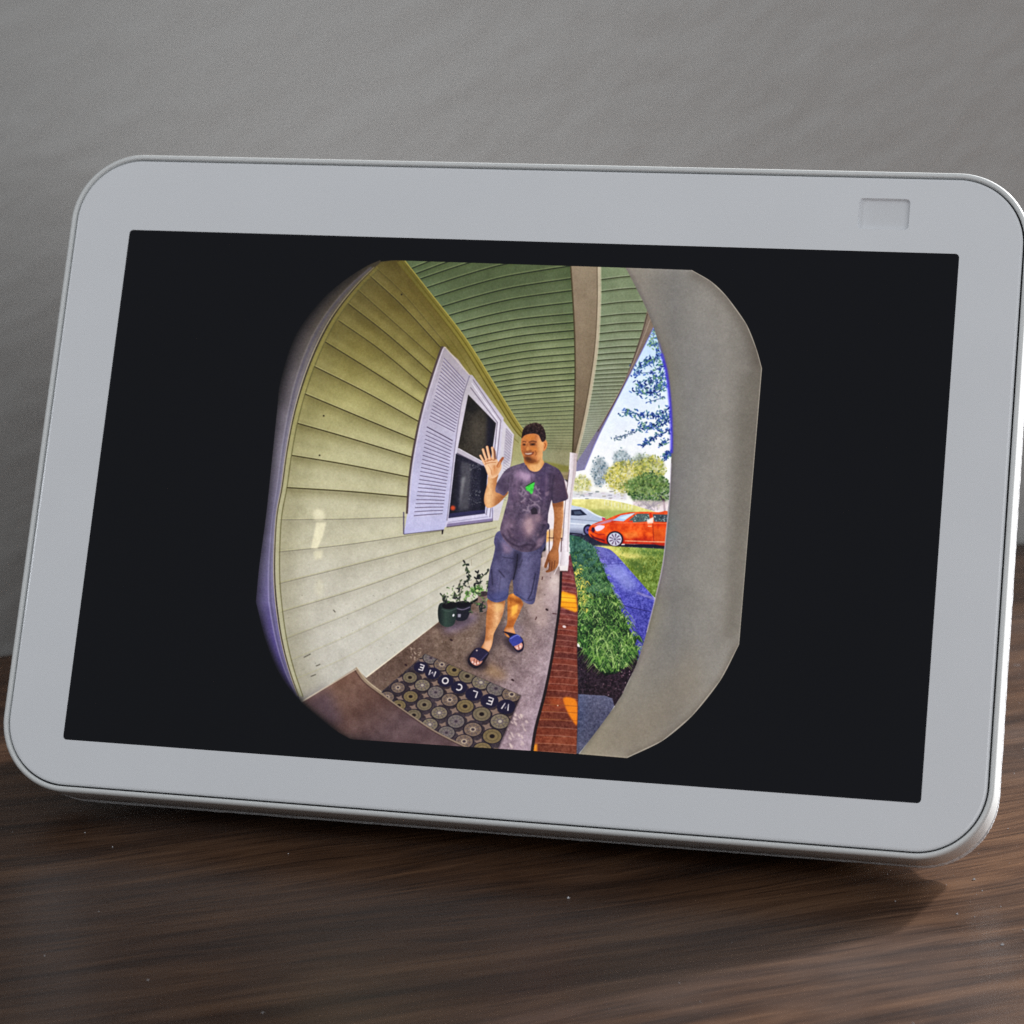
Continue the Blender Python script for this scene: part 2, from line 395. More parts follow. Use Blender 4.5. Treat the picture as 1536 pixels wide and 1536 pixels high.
def paint_yard():
    yard = np.vstack([cB(930, 335), COL[14:], cP(868, 1135, 850, 860, 857, 700), cB(560, 1060, 640, 930, 770, 690, 862, 480)])
    fill(yard, gy((480, (178, 206, 250)), (560, (206, 226, 252)), (640, (232, 240, 254)), (700, (250, 250, 250)), (740, (250, 248, 236))))
    # far trees
    def crown(c, rx, ry, cols, n, rm=1.2, rM=3.2, spread=.5):
        a0 = np.linspace(0, 6.283, 26, endpoint=False); rr_ = .86+.22*RNG.random(26)
        mean = np.mean(cols, 0)
        fill(smooth(np.stack([c[0]+rx*rr_*np.cos(a0), c[1]+ry*rr_*np.sin(a0)], 1), 3, True), mean*.84, .62, soft=2.2, tex=[(N3, 34), (N7, 26), (N1, 26)])
        for _ in range(n):
            a, r = R(0, 6.283), RNG.random()**spread
            r *= 1.16 if RNG.random() < .3 else 1; q = (c[0]+rx*r*np.cos(a), c[1]+ry*r*np.sin(a))
            disc2(q, R(rm, rM)*.8, R(rm, rM)*.55, cols[RNG.integers(len(cols))], R(.5, .95), R(0, 180))
    crown((872, 728), 14, 15, [(222, 214, 150), (196, 196, 124), (236, 230, 180), (160, 166, 100)], 110)
    crown((900, 708), 13, 22, [(104, 126, 140), (84, 108, 122), (132, 150, 160), (160, 176, 180), (196, 206, 216)], 120, 1, 2.6)
    crown((932, 690), 13, 16, [(120, 142, 150), (150, 170, 176), (106, 126, 128), (190, 202, 204)], 70, 1, 2.4)
    crown((962, 694), 18, 14, [(150, 166, 140), (176, 186, 160), (120, 140, 120)], 60, 1, 2.4)
    crown((938, 716), 30, 24, [(206, 196, 96), (190, 182, 84), (222, 212, 128), (160, 158, 74), (136, 140, 70), (232, 226, 160)], 520)
    crown((975, 705), 24, 22, [(196, 192, 100), (176, 178, 90), (210, 206, 120), (140, 150, 80)], 260)
    crown((975, 735), 32, 26, [(84, 116, 64), (64, 96, 56), (110, 140, 78), (140, 160, 96), (52, 78, 52), (46, 70, 50)], 700)
    crown((968, 728), 34, 13, [(122, 150, 84), (150, 168, 100), (104, 136, 76)], 120)
    stroke(cB(985, 1230, 992, 1310), 3, (60, 50, 50)); stroke(cB(985, 1250, 970, 1215), 1.5, (60, 50, 50))
    # far houses, fence, lawn
    fill(cB(520, 1190, 800, 1200, 800, 1235, 520, 1225), (206, 204, 214), .7, soft=1.5)
    for k in range(34): disc2(cB(R(540, 800), R(1190, 1230))[0], R(1, 4), R(.6, 1.4), [(150, 150, 160), (236, 236, 240), (120, 130, 130), (180, 170, 150), (206, 190, 200)][k % 5], R(.4, .9), 0)
    fill(cB(830, 1235, 1010, 1240, 1005, 1300, 830, 1280), (222, 200, 206), .75, soft=1.5)
    for k in range(12): stroke(cB(R(860, 985), 1240, R(860, 985), 1290), 1.2, (150, 140, 150), .4)
    fill(cB(520, 1232, 700, 1230, 840, 1262, 960, 1300, 700, 1340, 520, 1275), gy((748, (232, 224, 150)), (775, (206, 202, 128))), tex=[(N3, 12), (N7, 10)])
    fill(cB(600, 1280, 830, 1290, 900, 1310, 690, 1340), (150, 160, 90), .7, soft=1.5)
    stroke(cB(520, 1226, 650, 1226, 830, 1250), 1.3, (250, 250, 250), .9)
    for k in range(9): stroke(cB(690+17*k, 1236+3*k, 690+17*k, 1262+3*k), .8, (240, 240, 236), .7)
    # dark driveway under the cars
    fill(cD(505, 118, 640, 120, 720, 195, 1000, 180, 1000, 216, 860, 208, 640, 200, 560, 160, 510, 155), (44, 42, 62), tex=[(N3, 8)])
    # silver car
    fill(smooth(cB(505, 1272, 545, 1266, 600, 1280, 640, 1305, 690, 1325, 697, 1345, 690, 1385, 640, 1405, 505, 1400), 4, True),
         gy((758, (196, 206, 226)), (778, (178, 186, 206)), (790, (190, 196, 214)), (799, (120, 124, 146))))
    fill(cB(522, 1285, 570, 1282, 602, 1310, 560, 1314, 522, 1312), (50, 56, 78)); fill(cB(535, 1292, 565, 1290, 580, 1306, 540, 1308), (104, 116, 136), .7)
    stroke(cB(600, 1282, 650, 1312, 690, 1326), 2, (226, 232, 240), .9)
    stroke(cB(515, 1330, 690, 1345), 1, (120, 128, 150), .7); stroke(cB(515, 1352, 690, 1366), 1.6, (226, 230, 240), .8)
    disc(cB(608, 1385)[0], 7.6, 8.4, (40, 36, 62)); disc(cB(606, 1386)[0], 4.6, 5.6, (104, 94, 140)); disc(cB(606, 1386)[0], 1.6, 2, (50, 44, 80))
    fill(cB(676, 1322, 695, 1326, 692, 1338, 678, 1336), (200, 70, 90)); stroke(cB(515, 1402, 580, 1408), 2, (30, 28, 50), .9)
    # red car
    red = gy((768, (230, 98, 50)), (783, (222, 76, 22)), (800, (234, 90, 16)), (814, (190, 48, 10)), (824, (120, 26, 12)))
    fill(smooth(cB(610, 1385, 622, 1362, 660, 1345, 705, 1330, 745, 1312, 800, 1298, 880, 1294, 960, 1296, 1010, 1302, 1010, 1462, 940, 1458, 790, 1455, 700, 1455, 640, 1432, 612, 1412), 4, True), red, tex=[(N7, 16), (N3, 10), (N1, 8)])
    fill(cB(625, 1362, 700, 1336, 740, 1330, 720, 1345, 660, 1362), (190, 150, 190), .75, soft=.6)      # pale sheen on the bonnet
    fill(cB(728, 1338, 770, 1312, 845, 1299, 800, 1330, 785, 1342), (176, 190, 222)); fill(cB(760, 1326, 820, 1304, 838, 1302, 795, 1332), (214, 222, 240), .8)
    fill(cB(812, 1336, 852, 1304, 910, 1304, 920, 1342, 830, 1348), (96, 104, 100)); fill(cB(930, 1306, 1006, 1308, 1006, 1346, 938, 1344), (80, 84, 88))
    for k in range(26): disc2(cB(R(835, 915), R(1310, 1340))[0], R(.6, 1.8), R(.5, 1), [(160, 176, 150), (60, 64, 60), (210, 214, 210)][k % 3], .8, R(0, 90))
    for k in range(22): disc2(cB(R(940, 1000), R(1312, 1342))[0], R(.6, 1.8), R(.5, 1), [(150, 160, 150), (50, 54, 58), (190, 190, 196)][k % 3], .8, R(0, 90))
    stroke(cB(918, 1300, 930, 1350), 3, (206, 60, 20)); fill(cB(900, 1336, 935, 1320, 932, 1352, 905, 1356), (252, 236, 226), .85, soft=.7)
    fill(cB(806, 1340, 830, 1338, 832, 1350, 812, 1354), (220, 70, 40)); stroke(cB(735, 1350, 840, 1350, 1000, 1352), 1.2, (240, 130, 90), .8)
    fill(smooth(cB(640, 1374, 660, 1362, 690, 1366, 676, 1384, 650, 1392), 4, True), (236, 206, 226)); disc(cB(632, 1385)[0], 2.6, 4.2, (60, 30, 66))
    fill(cB(614, 1400, 640, 1420, 690, 1436, 690, 1444, 630, 1428), (90, 16, 40), .8); stroke(cB(612, 1384, 650, 1404, 690, 1408), 1.2, (150, 30, 50), .8)
    fill(cB(780, 1400, 850, 1395, 862, 1420, 800, 1432), (250, 150, 80), .5, soft=1.6); fill(cB(935, 1385, 1000, 1380, 1000, 1450, 940, 1450), (206, 90, 30), .55, soft=1)
    stroke(cB(930, 1352, 936, 1452), .9, (130, 30, 10), .8); stroke(cB(790, 1440, 990, 1446), 1.4, (240, 190, 160), .8); stroke(cB(905, 1366, 925, 1366), 1.3, (250, 200, 170), .8)
    w = cB(741, 1432)[0]
    disc(w, 12.8, 12.4, (70, 20, 30)); disc(w, 11.6, 11.2, (46, 36, 50)); disc(w, 10.2, 10.0, (206, 200, 214))
    for k in range(9):
        a = k*2*np.pi/9; stroke(np.array([w+[2.6*np.cos(a), 2.6*np.sin(a)], w+[8.6*np.cos(a), 8.6*np.sin(a)]]), 1.1, (120, 96, 120), w1=2.8, sm=False)
    disc(w, 2.2, 2.2, (150, 140, 160)); disc(w, 1, 1, (90, 80, 100))
    stroke(cB(790, 1460, 990, 1470), 3, (40, 20, 36), .85)
    # lawn, path, bed
    fill(cD(640, 196, 760, 200, 1000, 212, 990, 300, 945, 462, 830, 340, 735, 232), gdir(55, (1195, (190, 190, 104)), (1225, (150, 162, 80)), (1255, (112, 132, 60)), (1310, (98, 122, 56))), tex=[(N3, 18), (N1, 22), (N7, 12)])
    fill(cD(640, 196, 720, 196, 760, 225, 900, 250, 790, 262, 735, 236), (228, 214, 130), .8, soft=2); fill(cD(780, 262, 860, 270, 900, 330, 850, 330), (70, 96, 46), .6, soft=2); fill(cD(850, 215, 990, 222, 985, 250, 880, 240), (84, 110, 52), .6, soft=2)
    for _ in range(420):
        c = cD(R(740, 985), R(205, 450))[0]
        if c[0] < xat(cD(735, 205, 745, 240, 835, 340, 945, 460), c[1]): continue
        stroke(np.array([c, c+[R(-1, 1), R(-3, -1)]]), .7, [(176, 184, 90), (80, 112, 50), (60, 92, 44), (206, 200, 110)][RNG.integers(4)], .7, sm=False)
    path = np.vstack([smooth(cD(628, 196, 690, 206, 738, 232, 835, 340, 942, 462)), smooth(cD(915, 610, 860, 780, 840, 690, 770, 520, 690, 330, 640, 215))])
    fill(path, gdir(70, (1080, (108, 104, 166)), (1120, (100, 102, 188)), (1180, (82, 83, 172)), (1260, (70, 68, 142))), tex=[(N3, 16), (N1, 24), (N7, 8)])
    clip_to(path)
    fill(cD(680, 300, 780, 290, 860, 400, 800, 420), (150, 156, 222), .7, soft=4); fill(cD(640, 195, 740, 215, 760, 260, 690, 250), (110, 110, 180), .5, soft=3)
    stroke(cD(735, 480, 800, 500, 930, 530), 1.1, (40, 36, 100), .8); stroke(cD(680, 290, 780, 285), .9, (54, 50, 120), .6); stroke(cD(850, 430, 945, 466), 3, (170, 160, 200), .6, soft=1)
    clip_to(None)
    mulch = cD(552, 700, 700, 760, 860, 730, 850, 790, 775, 945, 740, 1000, 700, 965, 552, 945)
    fill(mulch, (40, 26, 36), tex=[(N3, 14), (N1, 20)])
    clip_to(mulch)
    for _ in range(230): disc2(cD(R(555, 850), R(760, 990))[0], R(.5, 1.6), R(.4, .9), [(84, 56, 70), (20, 12, 22), (120, 90, 100), (60, 36, 40)][RNG.integers(4)], R(.5, .9), R(0, 180))
    for _ in range(18): disc2(cD(R(560, 820), R(770, 960))[0], R(.8, 1.5), R(.5, 1), (176, 150, 160), .8, R(0, 180))
    clip_to(None)
    fill(cD(552, 940, 690, 948, 728, 962, 738, 1000, 690, 1075, 560, 1240, 548, 1240), gy((1040, (92, 92, 116)), (1090, (76, 76, 98)), (1130, (90, 88, 106))), tex=[(N3, 10), (N1, 14)])
    # grass
    bed = np.vstack([cD(512, 140, 560, 150, 635, 198, 692, 330, 765, 510, 835, 670, 852, 745, 800, 800, 745, 838, 690, 846, 640, 800, 590, 730), BRICK_R[BRICK_R[:, 1] < 966][::-1]])
    fill(bed, gy((800, (72, 110, 98)), (840, (52, 90, 76)), (880, (38, 70, 42)), (940, (28, 54, 26)), (1000, (20, 38, 20))), tex=[(N7, 14), (N3, 20), (N1, 14)])
    for k in range(1300):
        t = (k/1300)**.85; y = 805 + 205*t
        xl = max(852, xat(BRICK_R, y)) + max(0, y-968)*.85; xr = xat(cD(545, 145, 640, 200, 692, 330, 765, 510, 835, 670, 850, 740, 790, 815, 690, 860), y)
        if xr < xl: continue
        x = R(xl-1, xr+1); h = R(2, 5)+13*t*RNG.random(); dx = R(-1, 1)*(4+17*t)
        far = [(84, 128, 108), (60, 100, 90), (118, 154, 128), (44, 78, 72)]; near = [(92, 134, 56), (54, 92, 40), (126, 160, 80), (24, 46, 26), (170, 194, 118), (34, 62, 30)]
        c = (far if RNG.random() > t*1.6 else near)[RNG.integers(4)] if t < .5 else near[RNG.integers(6)]
        if .3 < t < .55 and x < xl+16 and RNG.random() < .4: c = (222, 206, 96)
        stroke(np.array([[x, y], [x+dx*.4, y-h*.8], [x+dx, y-h*.8+abs(dx)*.6]]), R(.7, .9)+1.1*t*RNG.random(), c, R(.7, 1), w1=.35)
    tufts = []
    for _ in range(190):
        t = RNG.random()**.7; y = 838 + 168*t
        xl = max(852, xat(BRICK_R, y)) + max(0, y-968)*.85; xr = xat(cD(545, 145, 640, 200, 692, 330, 765, 510, 835, 670, 850, 740, 790, 815, 690, 860), y)
        if xr > xl: tufts.append((y, R(xl, xr), t))
    for y, x, t in sorted(tufts):
        for b_ in range(13):
            a = R(-1, 1); L_ = (7 + 15*t)*R(.6, 1.1); e = np.array([x+a*L_, y-L_*.62*(1-abs(a)*.9)+abs(a)*L_*.22])
            c = [(84, 128, 56), (50, 88, 40), (122, 156, 82), (20, 38, 22), (28, 54, 28), (170, 194, 124), (66, 106, 50)][RNG.integers(7)]
            if t < .35: c = tuple(lerp(c, (84, 124, 104), .45))
            if y < 925 and x < xat(BRICK_R, y)+14 and RNG.random() < .5: c = (226, 208, 100)
            stroke(np.array([[x, y], [x+a*L_*.45, y-L_*.62], e]), .9+.9*t, c, .92, w1=.35)
    for _ in range(60):                                                # arching blades at the near end
        c = cD(R(630, 790), R(640, 790))[0]; dx = R(-1, 1)*26; h = R(5, 17)
        stroke(np.array([c, c+[dx*.4, -h], c+[dx, -h+abs(dx)*.9]]), 1.5, [(128, 160, 84), (96, 136, 60), (160, 186, 120), (60, 96, 44)][RNG.integers(4)], .9, w1=.5)
    # branches hanging in from above
    L = [(40, 66, 132), (58, 88, 160), (30, 48, 108), (80, 112, 182), (66, 106, 136), (96, 136, 150), (104, 146, 120)]
    def spray(p, n, sp, cols=L, r=(1.4, 3.5)):
        p = smooth(p, 6); stroke(p, .9, (50, 60, 110), .8)
        for _ in range(int(n*1.25)):
            q = along(p, RNG.random()) + RNG.normal(0, sp, 2)
            disc2(q, R(*r), R(.7, 1.5), cols[RNG.integers(len(cols))], R(.75, 1), R(0, 180))
    spray(cB(940, 370, 935, 450, 990, 470), 70, 4.5, [(104, 140, 130), (76, 112, 150), (130, 160, 120), (60, 90, 140)])
    spray(cB(985, 500, 930, 530, 850, 575), 90, 4.2); spray(cB(995, 545, 930, 590, 835, 600), 36, 3.2); spray(cB(1000, 600, 940, 640, 850, 675), 110, 5.2)
    spray(cB(1000, 655, 940, 690, 870, 705), 60, 3.6); spray(cB(990, 720, 900, 745), 10, 2)
    spray(cB(1015, 770, 940, 810, 830, 800, 775, 795), 90, 4.2); spray(cB(1018, 820, 940, 860, 860, 880), 110, 4.6); spray(cB(1015, 880, 930, 930, 870, 965), 54, 2.6)
    spray(cB(850, 890, 790, 910, 735, 925), 26, 2.2, [(120, 140, 150), (96, 116, 140)], (.9, 2)); spray(cB(1018, 1000, 985, 1020), 34, 3.2); spray(cB(1018, 930, 960, 960), 18, 2.2)
    # fascia
    fas = np.vstack([cB(903, 283, 938, 362), smooth(cB(938, 362, 860, 520, 760, 715, 660, 910, 585, 1085)), cB(548, 1092, 548, 1050), smooth(cB(560, 1030, 650, 890, 780, 655, 865, 425, 903, 283))])
    fill(fas, gy((465, (128, 114, 98)), (540, (126, 112, 104)), (620, (120, 110, 128)), (700, (136, 132, 160))), tex=[(N1, 5)])
    stroke(cB(905, 300, 868, 428, 785, 655, 655, 892), 1.6, (80, 70, 60), .8); stroke(cB(918, 330, 880, 430, 790, 640, 660, 880), 1.2, (166, 152, 138), .7)
    stroke(cB(936, 366, 858, 524, 758, 720, 660, 913, 588, 1084), 1.6, (110, 104, 170), .7)

def paint_floor():
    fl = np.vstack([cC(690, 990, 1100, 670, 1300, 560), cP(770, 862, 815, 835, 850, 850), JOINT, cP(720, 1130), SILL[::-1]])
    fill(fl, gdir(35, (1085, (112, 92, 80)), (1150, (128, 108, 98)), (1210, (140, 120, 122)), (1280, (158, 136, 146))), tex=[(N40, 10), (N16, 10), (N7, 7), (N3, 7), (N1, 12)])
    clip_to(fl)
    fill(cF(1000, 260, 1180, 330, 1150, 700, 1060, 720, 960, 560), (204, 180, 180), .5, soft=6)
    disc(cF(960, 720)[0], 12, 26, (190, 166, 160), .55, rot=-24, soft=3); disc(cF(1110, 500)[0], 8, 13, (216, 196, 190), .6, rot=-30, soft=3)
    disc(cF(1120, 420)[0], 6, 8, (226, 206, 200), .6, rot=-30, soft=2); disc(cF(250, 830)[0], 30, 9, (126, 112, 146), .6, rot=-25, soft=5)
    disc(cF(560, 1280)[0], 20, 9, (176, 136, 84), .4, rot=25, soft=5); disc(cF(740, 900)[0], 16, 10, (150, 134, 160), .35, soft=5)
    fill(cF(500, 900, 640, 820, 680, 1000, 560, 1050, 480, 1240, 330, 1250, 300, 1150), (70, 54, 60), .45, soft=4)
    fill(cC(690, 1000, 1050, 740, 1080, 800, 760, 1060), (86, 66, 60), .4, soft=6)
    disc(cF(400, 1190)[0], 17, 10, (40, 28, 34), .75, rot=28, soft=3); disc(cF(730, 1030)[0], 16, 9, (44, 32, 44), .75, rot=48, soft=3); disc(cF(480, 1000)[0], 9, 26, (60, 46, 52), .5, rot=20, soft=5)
    for _ in range(30):
        c = cD(R(200, 300), R(1040, 1220))[0]; fill(ell(c, R(2, 5), R(1, 2), R(40, 75), 8), (214, 192, 186), R(.3, .8), soft=.5)
    for _ in range(240): disc2((R(560, 860), R(850, 1120)), R(.4, 1.3), R(.3, .8), [(76, 60, 62), (190, 170, 166), (100, 84, 90)][RNG.integers(3)], R(.3, .7), R(0, 90))
    for c in (cF(730, 1355)[0], cF(1045, 705)[0], cM(404, 195)[0], cF(165, 985)[0]): disc2(c, 2.6, 1.6, (52, 30, 34), .9, 30)
    for p in (cF(940, 800, 950, 770), cF(1000, 430, 1005, 400), cF(1095, 740, 1135, 745)): stroke(p, 1.6, (80, 50, 50), .8)
    for _ in range(40): disc2(cM(R(440, 520), R(60, 170))[0], R(.5, 1.5), R(.4, 1), (206, 186, 168), R(.3, .7), R(0, 90))
    clip_to(None)
    # door sill in the corner
    sl = np.vstack([cC(308, 1132, 628, 932), SILL, cP(690, 1122, 531, 1112, 480, 1085)])
    fill(sl, gdir(55, (1085, (138, 118, 108)), (1130, (124, 96, 82)), (1180, (100, 74, 66)), (1230, (92, 72, 74))), tex=[(N16, 7), (N7, 5), (N1, 5)])
    fill(np.vstack([cC(300, 1120, 470, 1040, 560, 1250, 470, 1280)]), (58, 48, 70), .5, soft=8)
    stroke(SILL, 4, (150, 132, 112), .85); stroke(SILL + [1.6, -1.2], 1.2, (206, 188, 160), .7); stroke(SILL + [-2.6, 2], 1.4, (70, 52, 46), .6)
    stroke(cC(312, 1130, 632, 936), 2, (196, 184, 166), .8)
    # brick edging
    br = np.vstack([JOINT, BRICK_R[::-1]])
    fill(br, gy((850, (128, 74, 80)), (890, (132, 70, 66)), (950, (112, 56, 48)), (1040, (112, 52, 36)), (1125, (118, 60, 36))), tex=[(N7, 9), (N3, 14), (N1, 14)])
    clip_to(br)
    y = 862.0
    while y < 1132:
        d = 6 + 7*(y-862)/270
        xl, xr = xat(JOINT, y), xat(BRICK_R, y)
        stroke(np.array([[xl-1, y-1.5], [lerp(xl, xr, .5), y-.5], [xr+1, y+2.2]]), 1.1, (168, 120, 106), .62)
        fill(np.array([[xl, y+.5], [xr, y+3], [xr, y+d+2], [xl, y+d-1.5]]), [(150, 72, 48), (80, 36, 34), (126, 58, 40), (96, 50, 44)][RNG.integers(4)], R(.15, .5))
        y += d
    fill(cD(466, 432, 480, 424, 545, 444, 556, 520, 545, 530, 464, 500), (248, 164, 28), .92, soft=.8); fill(cD(470, 440, 540, 450, 545, 480, 470, 470), (254, 200, 60), .6, soft=1.5)
    fill(smooth(cD(482, 962, 520, 958, 552, 985, 552, 1095, 520, 1060, 495, 1010), 4, True), (232, 130, 24), .92, soft=.8); fill(cD(400, 955, 475, 960, 500, 1010, 430, 1000), (176, 84, 34), .5, soft=3)
    fill(cD(330, 1195, 352, 1190, 352, 1235, 325, 1232), (236, 150, 40), .8, soft=.8)
    for y in (896, 903, 910): stroke(cP(xat(JOINT, y), y, xat(BRICK_R, y), y+2), 1, (176, 96, 20), .7)
    for y in (1058, 1068, 1080): stroke(cP(xat(JOINT, y), y-2, xat(BRICK_R, y), y+2), 1, (130, 70, 24), .6)
    disc2(cF(1205, 862)[0], 3, 2, (226, 206, 206), .9, 20); disc2(cD(455, 998)[0], 1, 1, (230, 200, 180), .9, 0)
    clip_to(None)
    stroke(JOINT, 3.6, (34, 22, 24), .92, w1=4.6); stroke(BRICK_R, 1.4, (60, 40, 34), .4, soft=.4)

def paint_mat():
    mat = cM(550, 108, 1285, 428, 1108, 842, 980, 850, 700, 800, 215, 402)
    clip_to(np.vstack([SILL, cP(900, 1140, 900, 700, 700, 900), cC(690, 990)]))
    fill(mat, (62, 51, 56), tex=[(N1, 10), (N3, 8), (N16, 8)])
    m0 = MASK; r = cover(mat, 2); mm = np.zeros((CH, CW)); mm[r[0]] = r[1]; globals()['MASK'] = mm*m0
    rows = [[(508, 98), (595, 140), (680, 190), (775, 232), (875, 280), (980, 328), (1095, 375), (1215, 420)],
            [(520, 212), (608, 258), (708, 316), (812, 366), (925, 418), (1045, 470), (1172, 515), (1300, 570)],
            [(345, 232), (435, 290), (530, 350), (632, 405), (740, 462), (858, 512), (985, 572), (1125, 628)],
            [(343, 368), (440, 437), (545, 500), (660, 562), (788, 628), (917, 690), (1065, 742), (1220, 800)],
            [(180, 380), (260, 440), (350, 505), (465, 580), (588, 652), (715, 715), (850, 782), (990, 845)]]
    def rad(c): return 52 + 20*np.clip((c[0]-350)/800, 0, 1) + 2*np.clip((c[1]-300)/500, 0, 1)
    for row in rows:                                       # four-pointed tiles between the rounds
        for i in range(len(row)-1):
            a, b = np.array(row[i]), np.array(row[i+1]); d = b-a; n = np.array([-d[1], d[0]])*.62
            q = lerp(a, b, .5) + n*.80; r = rad(q)*.60
            pts = [q + r*(.98 if k % 2 == 0 else .5)*np.array([np.cos(k*np.pi/4+.42), .8*np.sin(k*np.pi/4+.42)]) for k in range(8)]
            fill(smooth(cM(*np.array(pts).ravel()), 3, True), (126, 106, 96), 1)
    kind = 0
    for ri, row in enumerate(rows):
        for ci, c in enumerate(row):
            c = np.array(c, float); r = rad(c); q = cM(*c)[0]; rx, ry = r/5.12, r*.775/5.12
            if ri == 1: disc(q, rx*.99, ry*1.0, (34, 28, 54)); continue
            disc(q, rx*1.10, ry*1.10, (34, 27, 40))
            kind = (ri*3+ci*2) % 5
            col = [(124, 112, 96), (118, 102, 74), (114, 104, 100), (112, 100, 82), (120, 102, 90)][kind]
            disc(q, rx, ry, col); disc(q, rx*.72, ry*.72, tuple(v*.8 for v in col), .8); disc(q, rx*.6, ry*.6, tuple(min(255, v*1.05) for v in col), .9)
            if kind in (1, 3):
                disc(q, rx*.28, ry*.28, (34, 22, 24))
            else:
                for k in range(8):
                    a = k*np.pi/4+.2; stroke(np.array([q, q+[rx*.85*np.cos(a), ry*.85*np.sin(a)]]), 1, (84, 74, 84), .8, sm=False)
                disc(q, rx*.36, ry*.36, (166, 148, 130) if kind == 4 else (110, 98, 100)); disc(q, rx*.2, ry*.2, (70, 58, 66) if kind else (170, 158, 142))
            for k in range(12):
                a = k*np.pi/6; disc2(q+[rx*.84*np.cos(a), ry*.84*np.sin(a)], .7, .6, (70, 60, 60), .5, 0)
    G = {'E': [[(.8, 1), (0, 1), (0, 0), (.8, 0)], [(0, .5), (.65, .5)]], 'M': [[(0, 0), (0, 1), (.5, .3), (1, 1), (1, 0)]], 'O': [[(.5+.5*np.cos(t), .5+.5*np.sin(t)) for t in np.linspace(0, 6.283, 17)]],
         'C': [[(.5+.5*np.cos(t), .5+.5*np.sin(t)) for t in np.linspace(.9, 5.4, 13)]], 'L': [[(0, 1), (0, 0), (.75, 0)]], 'W': [[(0, 1), (.25, 0), (.5, .8), (.75, 0), (1, 1)]]}
    for ch, c in zip('EMOCLEW', rows[1]):
        k = rad(c)/60*.92
        ex = np.array([-44, -14])*k; ey = np.array([-16, 44])*k                     # the words are read from the door
        for st in G[ch]:
            p = [np.array(c) + ex*(u-.45) + ey*(v-.5) for u, v in st]
            stroke(cM(*np.array(p).ravel()), 1.9, (214, 206, 204), 1, sm=False)
    clip_to(None)
    stroke(cM(552, 108, 1285, 428), 1.2, (60, 46, 50), .4, soft=.5); stroke(cM(1285, 428, 1112, 842), 2.4, (50, 38, 44), .6, soft=.8)

